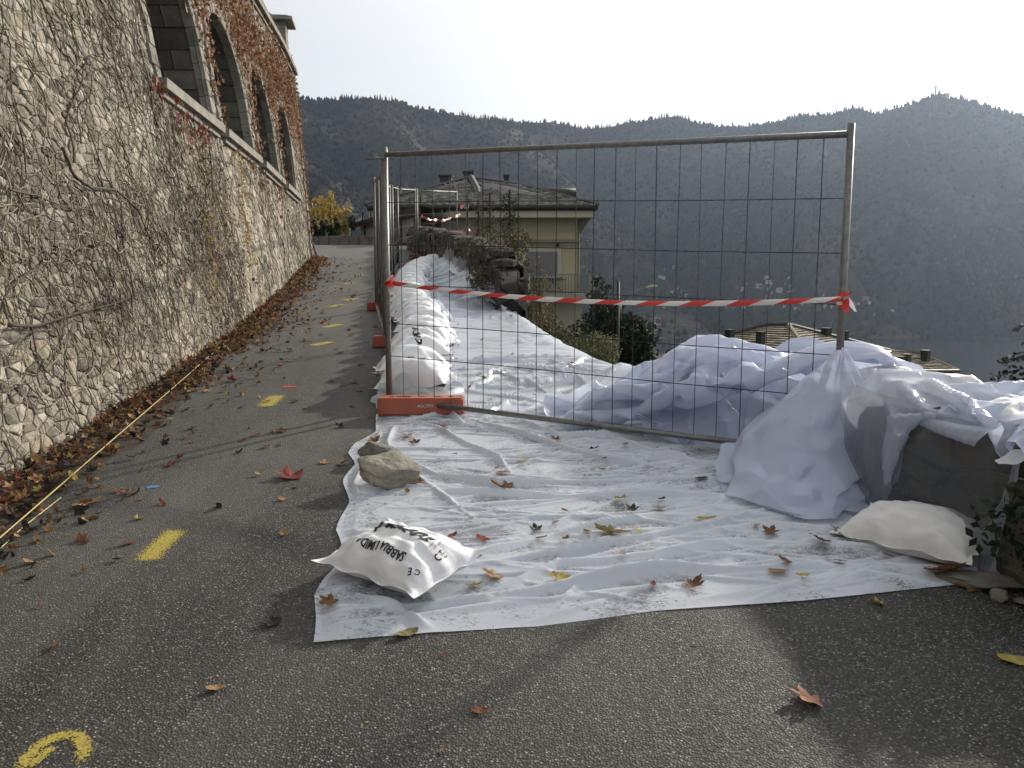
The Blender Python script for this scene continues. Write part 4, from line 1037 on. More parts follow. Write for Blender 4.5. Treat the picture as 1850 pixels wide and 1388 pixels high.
# --- film pulled up against the far parapet: see-through, with stretched pleats
rows = []
for f in np.linspace(0, 1, 9):
    y = 19.0+(12.9-19.0)*f; xi = float(xe_np(y)); xi -= .38; rows.append([v3(xi-.85+.2*f, y+.3, .12), v3(xi-.45, y, .2), v3(xi-.12, y, .40-.12*f), v3(xi-.03, y, .66-.30*f)])
P0 = blinear(rows, 120, 30); s_ = np.linspace(0, 1, 120)[:, None]; q_ = np.linspace(0, 1, 30)[None, :]
P0[..., 2] += .06*np.abs(np.sin(s_*44+q_*2.2+np.sin(s_*15)))*(.4+q_)*(1-.3*q_); P0[..., 0] -= .03*np.sin(s_*71+q_*3)
film('clear_film', crumple(P0, .05, 2.5, 6), plastic('blue_clear_film', (.55, .60, .70), .45, .5, .25, .12, 0, 6), 'see-through film pulled up against the dark parapet by the broken end', True)
rows = [[v3(-1.3, 16.5, .34), v3(-1.45, 18.5, .42), v3(-1.7, 19.8, .45)], [v3(-.7, 14.4, .24), v3(-1.1, 16.4, .30), v3(-1.5, 18.9, .30)], [v3(-.05, 12.6, .03), v3(-.45, 13.4, .08), v3(-1.1, 15.2, .16)]]
P0 = blinear(rows, 60, 50); s_ = np.linspace(0, 1, 60)[:, None]; q_ = np.linspace(0, 1, 50)[None, :]
P0[..., 2] += .05*np.abs(np.sin(q_*17+s_*2+np.sin(s_*6)))*(.3+s_)
film('white_film', crumple(P0, .04, 3, 12), M_FILMW, 'bright pleated film fanning down beside the see-through film', True)
# ------------------------------------------------------------------ sandbags
M_BAG = simple('white_bag_film', (.77, .78, .80), (.68, .69, .71), 3, .38, 0, .35, 26, .006, .5)
M_BAGY = simple('yellowed_bag_weave', (.74, .74, .74), (.62, .62, .61), 6, .6, 0, .5, 120, .002, .3)
M_BAGC = plastic('clear_bag_film', (.72, .74, .76), .34, .5, .22, .2, 0, 9)
def bag_fn(L, W, H, seed, wr=1.0):
    def top(u, v):
        f = max(0, 1-abs(u)**2.6)**.62*max(0, 1-abs(v)**2.3)**.62
        ew = (1-f); a = math.atan2(v*W, u*L)
        z = H*.30+H*.70*f+wr*.0028*ew*(1-ew)*4*math.sin(a*9+seed+3*math.sin(a*2.3))+wr*.012*noise.noise(Vector((u*3.1+seed, v*3.1, seed)))*f**.3
        z += wr*.010*(1-abs(noise.noise(Vector((u*2.2+seed*3, v*4.0, 7)))*2.4))*f
        c = abs(u*v)**3; z += c*.03*(.6+.6*math.sin(seed*9+u*3+v*5))
        x = L/2*u*(1-.06*(1-v**4)-.0*u); y = W/2*v*(1-.10*(1-abs(u)**3))
        return Vector((x+.006*math.sin(v*11+seed)*abs(u)**6, y+.008*math.sin(u*9+seed)*abs(v)**6, z))
    def bot(u, v):
        f = max(0, 1-abs(u)**3)**.5*max(0, 1-abs(v)**3)**.5; p = top(u, v); return Vector((p.x*(1-.03*f), p.y*(1-.03*f), min(p.z-.001, H*.30*(1-f)**1.5+(.0 if f > .1 else 0))))
    return top, bot
def bag_mesh(name, L, W, H, seed, m, n=34, k=26, wr=1.0, flange=True):
    top, bot = bag_fn(L, W, H, seed, wr); mb = MB(); us = np.linspace(-1, 1, n); vs_ = np.linspace(-1, 1, k)
    def wp_(t): return math.copysign(abs(t)**.8, t)
    T = [top(wp_(u), wp_(v)) for u in us for v in vs_]; B = [bot(wp_(u), wp_(v)) for u in us for v in vs_]
    fs = [(i*k+j, (i+1)*k+j, (i+1)*k+j+1, i*k+j+1) for i in range(n-1) for j in range(k-1)]
    mb.add(T, fs); mb.add(B, [f[::-1] for f in fs])
    if flange:                                  # the welded seam stands out as a thin flat lip
        ring = [(i, 0) for i in range(n)]+[(n-1, j) for j in range(1, k)]+[(i, k-1) for i in range(n-2, -1, -1)]+[(0, j) for j in range(k-2, 0, -1)]
        a = [T[i*k+j] for i, j in ring]; b = [Vector((p.x*1.05+math.copysign(.006, p.x), p.y*1.06+math.copysign(.005, p.y), p.z+.006+.003*math.sin(q*.45+seed)+.006*noise.noise(Vector((q*.15,seed,0))))) for q, p in enumerate(a)]
        N = len(a); mb.add(a+b, [(i, (i+1) % N, N+(i+1) % N, N+i) for i in range(N)])
    return mb.mesh(name, m, True), top
def print_on(parent, top, txt, size, u0, v0, L, W, rot, m, name='lettering', italic=0.0, bold=0.0, sx=1.0, lift=.0025):
    me = text_mesh(txt, size, italic, bold); bm = bmesh.new(); bm.from_mesh(me)
    bmesh.ops.triangulate(bm, faces=bm.faces[:])
    for _ in range(2):
        es = [e for e in bm.edges if e.calc_length() > size*.22]
        if es: bmesh.ops.subdivide_edges(bm, edges=es, cuts=1)
        bmesh.ops.triangulate(bm, faces=bm.faces[:])
    co, si = math.cos(rot), math.sin(rot)
    for v in bm.verts:
        x, y = v.co.x*sx, v.co.y; X, Y = u0*L/2+x*co-y*si, v0*W/2+x*si+y*co
        u, w = X/(L/2), Y/(W/2)
        for _ in range(3):                       # invert the outline squeeze
            p = top(max(-.99, min(.99, u)), max(-.99, min(.99, w))); u += (X-p.x)/(L/2); w += (Y-p.y)/(W/2)
        u, w = max(-.99, min(.99, u)), max(-.99, min(.99, w)); p = top(u, w); e = .02
        nn = (top(min(.99, u+e), w)-top(max(-.99, u-e), w)).cross(top(u, min(.99, w+e))-top(u, max(-.99, w-e))).normalized()
        v.co = p+nn*lift
    bm.to_mesh(me); bm.free(); me.materials.clear(); me.materials.append(m); return obj(name, me, parent)
L1, W1, H1 = .60, .42, .165
me, top1 = bag_mesh('bag', L1, W1, H1, 2, M_BAG, 60, 46, 1.5)
bx, by = -.475, 3.36
front = empty('sandbag', (bx, by, g(by)+.055), math.atan2(-.33, .41), 'white printed sand bag lying alone at the near left corner of the sheet', 'sandbag'); obj('bag', me, front)
front.rotation_euler = (math.radians(9), math.radians(1), math.atan2(-.33, .41))
print_on(front, top1, 'SABBIA UMIDA', .044, .02, -.50, L1, W1, math.pi, M_PRINT, 'lettering', .15, .0012, 1.0)
print_on(front, top1, 'tormix', .135, -.02, .16, L1, W1, math.pi, M_PRINT, 'lettering', .35, .003, .95)
print_on(front, top1, 'sabbia in sacchi', .020, -.35, .78, L1, W1, math.pi, M_PRINTG, 'lettering', .1)
print_on(front, top1, 'C E', .034, .74, -.62, L1, W1, math.pi+.5, M_PRINT, 'mark', .0, .0005)
print_on(front, top1, 'C E', .040, .80, .02, L1, W1, math.pi*.55, M_PRINT, 'mark', .0, .0008)
print_on(front, top1, 'EN 12620', .013, .66, .18, L1, W1, math.pi*.52, M_PRINTG, 'lettering')
print_on(front, top1, '0 - 4 mm', .013, .60, .05, L1, W1, math.pi*.52, M_PRINTG, 'lettering')
print_on(front, top1, '||| |||| ||', .022, .70, .84, L1, W1, math.pi*.6, M_PRINT, 'print_block', 0, .001)
# bag against the clear film at the right
me, top2 = bag_mesh('bag', .62, .40, .19, 5, M_BAGY, 56, 40, 1.4)
xr, yr = 1.93, 3.72
o = obj('sandbag', me, None, (xr, yr, g(yr)+.012), (math.radians(9), math.radians(-2), math.atan2(-.62, .50))); tag(o, 'off-white woven bag slumped on the ground against the see-through parapet film', 'sandbag')
me3, top3 = bag_mesh('bag', .58, .36, .12, 9, M_BAGY, 40, 30, 1.2)
o = obj('sandbag', me3, None, (2.44, 3.72, g(3.72)+.60), (0, 0, .3)); tag(o, 'flat whitish bag on top of the parapet under the film tongue', 'sandbag')
# the long row
rb = random.Random(44); pool = [bag_mesh('bag', .64, .40, .31, 20+k, M_BAG, 30, 22, 1.7) for k in range(6)]
ROW = [(6.98, -.83), (7.5, -.90), (8.2, -.93), (9.0, -1.02), (9.9, -1.06), (10.8, -1.22), (11.8, -1.42), (13, -1.62), (14.5, -1.80), (16, -1.98), (18, -2.15), (19.6, -2.15), (20.8, -1.95), (21.8, -1.72), (22.6, -1.62)]
def row_x(y): return float(np.interp(y, [a for a, b in ROW], [b for a, b in ROW]))
def ORD(n):
    a = ['', 'first', 'second', 'third', 'fourth', 'fifth', 'sixth', 'seventh', 'eighth', 'ninth', 'tenth', 'eleventh', 'twelfth', 'thirteenth', 'fourteenth', 'fifteenth', 'sixteenth', 'seventeenth', 'eighteenth', 'nineteenth']
    if n < 20: return a[n]
    t_ = ['twent', 'thirt', 'fort', 'fift', 'sixt', 'sevent'][n//10-2]; return t_+'ieth' if n % 10 == 0 else t_+'y-'+a[n % 10]
y = 7.0; k = 0
while y < 22.4:
    x = row_x(y); me, tp_ = pool[k % 6]
    lab = {0: 'first bag of the row by the near fence foot, wrapped in clear film', 3: 'fourth bag from the near fence foot, bearing a big black print', 5: 'sixth bag from the near fence foot, with a black wordmark crosswise'}.get(k, '%s sandbag of the long row, counted from the near fence foot' % ORD(k+1))
    t = empty('sandbag', (x+rb.uniform(-.05, .05), y, g(y)+.02+(.06 if k % 2 else 0)+(.02 if k < 12 else .0)), rb.uniform(-.22, .22), lab, 'sandbag', 'bags in the row along the sheet')
    t.rotation_euler = (rb.uniform(-.12, .22), rb.uniform(-.12, .12), rb.uniform(-.25, .25)); obj('bag', me, t)
    if k in (0, 3, 5, 6): print_on(t, tp_, {0: 'sabbia', 3: 'tormix', 5: 'tormix', 6: 'mix'}[k], (.14 if k < 6 else .09) if k else .05, .0, .0 if k else .3, .62, .38, (math.pi/2 if k % 2 else math.pi/2+.2) if k else 0, M_PRINT if k else M_PRINTG, 'lettering', .2, .002)
    y += rb.uniform(.23, .31)*(1 if y < 14 else 1.35); k += 1
# clear film round the first bags
rows = [[v3(-1.18, 6.62, .03), v3(-.85, 6.60, .03), v3(-.50, 6.62, .03)], [v3(-1.14, 6.85, .16), v3(-.84, 6.86, .24), v3(-.53, 6.86, .17)], [v3(-1.17, 7.15, .15), v3(-.86, 7.1, .27), v3(-.5, 7.15, .18)], [v3(-1.2, 7.5, .05), v3(-.9, 7.5, .28), v3(-.48, 7.55, .03)]]
film('clear_wrap', crumple(blinear(rows, 44, 36), .05, 7, 3), M_BAGC, 'clear wrapping film over the first bags of the row by the fence foot')
# paler loose film lapped over the row
r3 = random.Random(9)
for q in range(7):
    y0 = 8.9+q*1.95; x0 = row_x(y0); rows = [[v3(x0+(j-2)*.17+r3.uniform(-.03, .03), y0+i*.28, (.27+.03*r3.random())*(1-((j-2)/2.3)**2)+.02) for j in range(5)] for i in range(5)]
    tag(film('lapped_film', crumple(blinear(rows, 34, 34), .10, 5, 30+q), M_FILM if q % 2 else M_BAGC, '%s piece of loose film lapped over the sandbag row, counted up the road' % ORD(q+1)), group='film pieces over the bag row')
# ------------------------------------------------------------------ rocks weighing the sheet down
M_ROCK = simple('sandy_rock', (.30, .275, .225), (.19, .175, .145), 5, .95, 0, .9, 22, .012)
M_ROCKG = simple('grey_rock', (.20, .19, .16), (.10, .10, .09), 7, .95, 0, .8, 25, .01)
def rock(name, sx, sy, sz, seed, m, loc, rot, label, cat='rock'):
    bm = bmesh.new(); bmesh.ops.create_icosphere(bm, subdivisions=4, radius=1); r = random.Random(seed)
    pl = [(Vector((r.gauss(0, 1), r.gauss(0, 1), r.gauss(0, .8))).normalized(), r.uniform(.62, .95)) for _ in range(11)]
    for v in bm.verts:
        for n_, d in pl:
            e = v.co.dot(n_)-d
            if e > 0: v.co -= n_*e*.88
        v.co *= 1+.16*noise.noise(v.co*1.6+Vector((seed, 0, 0)))+.06*noise.noise(v.co*5)+.025*noise.noise(v.co*14)
        v.co = Vector((v.co.x*sx, v.co.y*sy, v.co.z*sz)); 
        if v.co.z < -sz*.55: v.co.z = -sz*.55
    me = bpy.data.meshes.new(name); bm.to_mesh(me); bm.free(); me.materials.append(m); me.polygons.foreach_set('use_smooth', [False]*len(me.polygons))
    o = obj(name, me, None, loc, rot); return tag(o, label, cat)
p = G(697, 893); rock('rock', .20, .165, .085, 3, M_ROCK, (p.x+.01, p.y+.13, g(p.y)+.11), (.42, .0, .62), 'large sandy-brown flat rock on the left edge of the sheet')
p = G(690, 835); rock('rock', .13, .09, .075, 8, M_ROCKG, (p.x-.02, p.y+.02, g(p.y)+.055), (0, .1, .2), 'smaller grey rock lying behind the large sandy one')
p = G(758, 540); rock('rock', .16, .10, .09, 12, M_ROCK, (p.x, p.y+.1, g(p.y)+.10), (0, .1, .9), 'brown stone among the bags where the row bends, behind the tape')
p = G(1148, 735); rock('rock', .05, .04, .03, 13, M_ROCKG, (2.02, 3.2, g(3.2)+.01), (0, .1, .9), 'small flat grey stone on the asphalt below the parapet end')
rock('flat_stone', .20, .09, .03, 14, M_ROCKG, (2.22, 3.05, g(3.05)+.02), (0, .0, -.5), 'flat weathered kerb stone at the foot of the ivy, nearer piece')
rock('flat_stone', .18, .09, .03, 15, M_ROCKG, (2.02, 3.33, g(3.33)+.015), (0, .0, -.35), 'flat weathered kerb stone under the sheet corner, farther piece')
# ------------------------------------------------------------------ the cream house up the road
M_CREAM = simple('cream_render', (.44, .38, .24), (.38, .33, .21), 1.2, .9, 0, .2, 20, .01)
M_CREAMP = simple('pale_band_render', (.40, .37, .29), (.34, .31, .25), 1.2, .9, 0, .2, 20, .01)
M_SOFF = simple('pale_soffit', (.42, .39, .32), (.36, .33, .27), 1, .85)
M_SLATE = tinted('stone_slates', [(0, (.17, .17, .155)), (.5, (.29, .285, .26)), (1, (.46, .45, .40))], 3, .85, .5, 12, .02, .35)
M_GUT = simple('dark_gutter', (.018, .017, .016), (.03, .028, .025), 4, .5, .3)
M_SHUT = simple('grey_roller_blind', (.19, .19, .18), (.16, .16, .155), 1, .7)
M_WHITEF = simple('window_surround', (.46, .44, .38), (.40, .38, .33), 2, .8)
M_RAILG = simple('grey_rail_paint', (.20, .20, .18), (.15, .15, .13), 5, .6)
M_CONC = simple('pale_concrete', (.34, .32, .28), (.25, .24, .21), 2, .9, 0, .3, 12, .01)
M_CHIM = simple('dark_chimney_metal', (.03, .03, .03), (.05, .048, .042), 5, .6, .3)
def tile_plane(A, B, C, D, rows_, cols, name, parent, m, org, seed=0, thick=.03, lip=.02):
    """tiled roof face: A-B eave, D-C top; every tile its own slightly tilted slab, joined per face"""
    r = random.Random(seed); A, B, C, D = map(Vector, (A, B, C, D)); mb = MB(); nn = (B-A).cross(D-A).normalized()
    if nn.z < 0: nn = -nn
    Lmax = max((B-A).length, (C-D).length)
    for i in range(rows_):
        f0, f1 = i/rows_, (i+1.12)/rows_; l0, l1 = A.lerp(D, f0), A.lerp(D, min(1, f1)); r0, r1 = B.lerp(C, f0), B.lerp(C, min(1, f1))
        L = (r0-l0).length; n = max(1, int(cols*L/Lmax)); off = r.random()
        for k in range(-1, n+1):
            a, b = max(0, (k+off+.015)/n), min(1, (k+1+off-.015)/n)
            if b <= a: continue
            p = [l0.lerp(r0, a), l0.lerp(r0, b), l1.lerp(r1, b), l1.lerp(r1, a)]; h0 = thick+lip*r.random(); h1 = .004
            q = [p[0]+nn*h0, p[1]+nn*h0, p[2]+nn*h1, p[3]+nn*h1]; base = [p[0]-nn*.01, p[1]-nn*.01]
            mb.add([v-org for v in q+base], [(0, 1, 2, 3), (4, 5, 1, 0), (4, 0, 3), (5, 2, 1)], 0, r.random())
    o = mb.build(name, m, parent, False, True); o['kind'] = 'stuff'
    ub = MB(); ub.add([v-org-nn*.03 for v in (A, B, C, D)], [(3, 2, 1, 0)]); obj('roof_board', ub.mesh('roof_board', M_GUT), parent); return o
def part(name, m, parent, c, d, rz=0.0, a=.5):
    mb = MB(); mb.box((0, 0, 0), d, 0, 0, a); return obj(name, mb.mesh(name, m, False, True), parent, c, (0, 0, rz))
HO = at(1050, 640, 40); HO.x -= 5.0
H1_ = empty('house', HO, 0, 'cream two-storey house with a broad slate hip roof and a balcony beyond the parapet', 'house')
xc = at(1047, 500, 40).x; zE = at(1000, 384, 39.2).z; zW = zE-.0
def rel(p): return Vector(p)-HO
X0_, X1_ = xc-9.4, xc
body = MB(); body.box((0, 0, 0), (X1_-X0_, 8.0, zW-HO.z+4.5)); obj('wall', body.mesh('wall', M_CREAM), H1_, rel(((X0_+X1_)/2, 44.0, (zW+HO.z-4.5)/2)))
zb0, zb1 = at(1000, 419, 40).z, at(1000, 393, 40).z
part('upper_band', M_CREAMP, H1_, rel(((X0_+X1_)/2, 43.98, (zb0+zb1)/2)), (X1_-X0_+.03, 8.06, zb1-zb0))
# eaves: soffit box, fascia, gutter
ex0, ex1, ey0, ey1 = X0_-.8, at(1074, 380, 38.9).x, 38.95, 49.0
part('soffit', M_SOFF, H1_, rel(((ex0+ex1)/2, (ey0+ey1)/2, zE-.08)), (ex1-ex0-.1, ey1-ey0-.1, .34))
mb = MB(); za = zE-.25
mb.add([rel(v) for v in ((X1_, 40, za-.75), (X1_, 48, za-.75), (ex1-.12, ey1, za), (ex1-.12, ey0+.1, za), (X1_, 40, za-.0), (X1_, 48, za))], [(0, 1, 2, 3), (0, 3, 4)]); obj('sloping_soffit', mb.mesh('sloping_soffit', M_SOFF), H1_)
mb = MB(); mb.tube([rel((ex0, ey0, zE+.2)), rel((ex1+.05, ey0, zE+.2))], .14, 8); mb.tube([rel((ex1+.05, ey0, zE+.2)), rel((ex1+.05, ey1, zE+.2))], .14, 8); obj('gutter', mb.mesh('gutter', M_GUT), H1_)
zR = zE+.28; Lf, Rf, Lb, Rb = Vector((ex0-.1, ey0-.05, zR)), Vector((ex1+.15, ey0-.05, zR)), Vector((ex0-.1, ey1, zR)), Vector((ex1+.15, ey1, zR))
ap1 = at(847, 323, 43.5); ap1.y = 43.5; ap2 = at(935, 335, 43.8)
tile_plane(Lf, Rf, ap2, ap1, 22, 58, 'roof_tiles', H1_, M_SLATE, HO, 1, .07, .06)
tile_plane(Rf, Rb, ap2+Vector((0, .4, 0)), ap2, 20, 44, 'roof_tiles', H1_, M_SLATE, HO, 2, .035, .03)
tile_plane(Lb, Lf, ap1, ap1+Vector((0, .3, 0)), 20, 44, 'roof_tiles', H1_, M_SLATE, HO, 3, .035, .03)
mb = MB()
for a, b in ((Lf, ap1), (ap1, ap2), (ap2, Rf), (ap2, Rb)):
    mb.tube([a-HO+Vector((0, 0, .05)), b-HO+Vector((0, 0, .05))], .10, 6)
obj('ridge_cap', mb.mesh('ridge_cap', M_GUT), H1_)
# dormer fold and skylight
sk = [at(822, 345, 42.0), at(856, 345, 42.0), at(863, 357, 41.2), at(829, 357, 41.2)]; mb = MB(); up = Vector((0, -.12, .16))
mb.add([v-HO+up for v in sk]+[v-HO for v in sk], [(0, 1, 2, 3), (0, 4, 5, 1), (1, 5, 6, 2), (2, 6, 7, 3), (3, 7, 4, 0)]); obj('skylight', mb.mesh('skylight', M_CHIM), H1_)
mb = MB(); e = [Vector(v)-HO+up*1.15 for v in sk]; mb.tube(e+[e[0]], .035, 5); obj('skylight_frame', mb.mesh('skylight_frame', M_GALV), H1_)
mb = MB(); mb.tube([at(850, 322, 43.3)-HO, at(862, 345, 41.8)-HO, at(868, 362, 40.6)-HO], .22, 6); obj('valley_fold', mb.mesh('valley_fold', M_GUT), H1_)
for px, py, w, h, Y in ((806, 334, 20, 16, 45.5), (847, 325, 17, 11, 45.5), (915, 330, 9, 9, 46), (718, 352, 12, 10, 43)):
    p = at(px, py, Y); s_ = Y/1452; c = part('chimney', M_CHIM, H1_, rel(p), (w*s_, .7, h*s_+1.0)); c.location.z -= .35; part('chimney_cap', M_GUT, c, (0, 0, (h*s_+1.0)/2+.05), (w*s_*1.18, .85, .09))
# barrel dormer behind, snow guards
mb = MB(); a, b = at(978, 352, 45), at(1040, 352, 45); mb.tube([a-HO, b-HO], .36, 14); obj('barrel_dormer', mb.mesh('barrel_dormer', M_CHIM, True), H1_)
for row, (py, Y, n, x0, x1) in enumerate(((356, 41.2, 5, 879, 993), (371, 39.8, 7, 868, 1040))):
    for k in range(n): p = at(x0+(x1-x0)*k/(n-1), py, Y); part('snow_guard', M_GUT, H1_, rel(p), (.09, .09, .12))
mb = MB(); p = at(899, 352, 41.4)-HO; mb.tube([p-Vector((0, 0, .15)), p+Vector((0, 0, .22))], .05, 6); obj('vent_pipe', mb.mesh('vent_pipe', M_GUT), H1_)
# window with surround, awning pole, balcony
def hwin(px0, px1, py0, py1, Y=39.96):
    a, b = at(px0, py0, Y), at(px1, py1, Y); w, h = b.x-a.x, a.z-b.z; c = Vector(((a.x+b.x)/2, Y, (a.z+b.z)/2))
    o = part('window', M_WHITEF, H1_, rel(c)+Vector((0, -.01, 0)), (w+.34, .1, h+.34)); part('blind', M_SHUT, o, (0, -.055, 0), (w, .06, h)); part('sill', M_GUT, o, (0, -.12, -h/2-.14), (w+.5, .22, .06))
    mb = MB()
    for k in range(14): mb.box((0, -.09, -h/2+h*(k+.5)/14), (w, .012, h/14-.03))
    obj('blind_slats', mb.mesh('blind_slats', M_SHUT), o)
hwin(950, 1007, 455, 498)
a, b = at(925, 437, 39.7), at(1046, 436, 39.7); mb = MB(); mb.tube([a-HO, b-HO], .09, 6); mb.tube([b-HO, b-HO+Vector((.22, -.6, .0))], .03, 5); obj('awning_box', mb.mesh('awning_box', M_RAILG), H1_)
zf = at(1000, 531, 39.5).z; bx0, bx1, by0 = at(925, 500, 38.6).x, at(1073, 500, 38.6).x, 38.6
part('balcony_floor', M_CONC, H1_, rel(((bx0+bx1)/2, (by0+41.0)/2, zf-.1)), (bx1-bx0, 41.0-by0, .22))
mb = MB(); zt = at(1000, 496, 38.6).z
mb.box(rel(((bx0+bx1)/2, by0, zt)), (bx1-bx0, .06, .05)); mb.box(rel((bx1, (by0+41)/2, zt)), (.06, 41-by0, .05)); mb.box(rel(((bx0+bx1)/2, by0, zf+.1)), (bx1-bx0, .04, .04)); obj('balcony_rail', mb.mesh('balcony_rail', M_RAILG), H1_)
nb = int((bx1-bx0)/.13)
bal = MB(); bal.box((0, 0, 0), (.045, .025, zt-zf-.06)); bme = bal.mesh('baluster', M_RAILG)
for k in range(nb+1): obj('baluster', bme, H1_, rel((bx0+(bx1-bx0)*k/nb, by0, (zt+zf)/2)))
for k in range(1, 14): obj('baluster', bme, H1_, rel((bx1, by0+(41-by0)*k/14, (zt+zf)/2)))
for px in (1052, 1060): part('rail_post', M_RAILG, H1_, rel(at(px, 470, 38.7)), (.05, .05, 2.2))
mb = MB(); p = at(1049, 500, 39.9)-HO; mb.tube([p+Vector((-.1, 0, 3.2)), p+Vector((-.1, 0, -8))], .05, 6); obj('downpipe', mb.mesh('downpipe', M_RAILG), H1_)
mb = MB(); p0 = at(1035, 552, 39.9)-HO; mb.tube([p0, p0+Vector((.55, 0, 0))], .04, 5); mb.tube([p0, p0+Vector((0, 0, -4))], .04, 5); obj('pipe', mb.mesh('pipe', M_CONC), H1_)
part('lower_wall', M_CREAMP, H1_, rel(((X0_+X1_)/2+.05, 40.6, zf-2.5)), (X1_-X0_+.12, 2.0, 4.4))
for px in (1008, 1080-20): part('wall_lamp', M_GUT, H1_, rel(at(px, 443, 39.85)), (.12, .12, .16))
# garden table on the balcony
t = empty('garden_table', at(1000, 529, 39.1), 0, 'small dark garden table on the balcony of the cream house', 'table'); mb = MB(); mb.box((0, 0, .62), (1.1, .6, .04)); obj('tabletop', mb.mesh('tabletop', M_GUT), t)
for sx in (-.45, .45): mb = MB(); mb.tube([(sx, 0, 0), (-sx*.2, 0, .6)], .02, 5); obj('leg', mb.mesh('leg', M_GUT), t)
t = empty('deck_chair', at(975, 529, 39.1), 0, 'folding dark deck chair on the balcony, left of the table', 'chair'); mb = MB(); mb.add([(-.5, -.3, .85), (.35, -.3, .45), (.35, .3, .45), (-.5, .3, .85), (-.5, -.3, .81), (.35, -.3, .41), (.35, .3, .41), (-.5, .3, .81)], [(0, 1, 2, 3), (7, 6, 5, 4), (0, 4, 5, 1), (1, 5, 6, 2), (2, 6, 7, 3), (3, 7, 4, 0)]); obj('seat', mb.mesh('seat', M_GUT), t)
for sx in (-.25, .25): mb = MB(); mb.tube([(sx, -.25, 0), (-sx, -.25, .6)], .02, 5); obj('leg', mb.mesh('leg', M_GUT), t)
# ------------------------------------------------------------------ the lower house: roof seen from above
M_TILE = tinted('grey_brown_tiles', [(0, (.15, .13, .095)), (.5, (.24, .21, .155)), (1, (.34, .30, .23))], 3, .8, .5, 12, .02, .3)
Lq, Fq, Rq = Vector((5.95, 30.8, EYE-2.6)), Vector((9.98, 26.2, EYE-2.6)), Vector((14.7, 31.2, EYE-2.6)); Bq = Lq+Rq-Fq
A1, A2 = at(1385, 589, 31.2), at(1424, 589, 31.0)
H2 = empty('lower_house', (10, 29, EYE-6), 0, 'house below the road with grey-brown tiled hip roofs and dark chimneys', 'house'); HO2 = Vector(H2.location)
tile_plane(Lq, Fq, A2, A1, 15, 26, 'roof_tiles', H2, M_TILE, HO2, 5, .05, .02); tile_plane(Fq, Rq, A2, A2+Vector((.02, .02, 0)), 15, 30, 'roof_tiles', H2, M_TILE, HO2, 6, .05, .02)
tile_plane(Rq, Bq, A1, A2, 8, 16, 'roof_tiles', H2, M_TILE, HO2, 7, .05, .02); tile_plane(Bq, Lq, A1, A1+Vector((.02, .02, 0)), 8, 16, 'roof_tiles', H2, M_TILE, HO2, 8, .05, .02)
mb = MB()
for a, b in ((Lq, A1), (A1, A2), (A2, Rq)): mb.tube([a-HO2+Vector((0, 0, .05)), b-HO2+Vector((0, 0, .06))], .085, 6)
obj('ridge_cap', mb.mesh('ridge_cap', M_CHIM), H2)
for k in range(16):
    p = A2.lerp(Fq, (k+.3)/16); mb = MB(); mb.tube([(0, 0, -.06), (0, 0, .10)], [.13, .09], 8); obj('hip_tile', mb.mesh('hip_tile', M_TILE, False, True), H2, p-HO2, (.5, .3, 0))
mb = MB(); mb.tube([Lq-HO2, Fq-HO2, Rq-HO2], .09, 6); obj('gutter', mb.mesh('gutter', M_GUT), H2)
c2 = (Lq+Rq)/2; mb = MB(); ins = [q.lerp(c2, .09)-HO2 for q in (Lq, Fq, Rq, Bq)]
mb.add([v-Vector((0, 0, .1)) for v in ins]+[v-Vector((0, 0, 7)) for v in ins], [(0, 4, 5, 1), (1, 5, 6, 2), (2, 6, 7, 3), (3, 7, 4, 0)]); obj('wall', mb.mesh('wall', M_CREAM), H2)
mb = MB(); mb.add([q-HO2-Vector((0, 0, .09)) for q in (Lq, Fq, Rq, Bq)], [(3, 2, 1, 0)]); obj('soffit', mb.mesh('soffit', M_SOFF), H2)
def chim(px, py, w, h, Y, tall=.0):
    p = at(px, py, Y); s_ = Y/1452; c = part('chimney', M_CHIM, H2, p-HO2+Vector((0, 0, -.1)), (w*s_, w*s_, h*s_+.2), .6); part('chimney_cap', M_CHIM, c, (0, 0, (h*s_+.2)/2+.03), (w*s_*1.2, w*s_*1.2, .05))
for c in ((1318, 609, 12, 22, 29.3), (1374, 613, 12, 22, 28.8), (1493, 599, 13, 8, 31.0), (1528, 604, 8, 7, 31)): chim(*c)
for (a, b, fs) in ((0, 1, (.25, .6)), (1, 2, (.2, .5, .8))):
    P_, Q_ = ins[a], ins[b]; an = math.atan2(Q_.y-P_.y, Q_.x-P_.x); nn = Vector((math.sin(an), -math.cos(an), 0))
    for f in fs:
        for dz in (-1.6, -4.4):
            c = P_.lerp(Q_, f)+nn*.02+Vector((0, 0, dz)); o = part('window', M_WHITEF, H2, c, (1.1, .1, 1.5), an); part('shutter', M_SHUT, o, (0, -.05, 0), (.92, .06, 1.32)); part('sill', M_CONC, o, (0, -.08, -.8), (1.25, .2, .07))
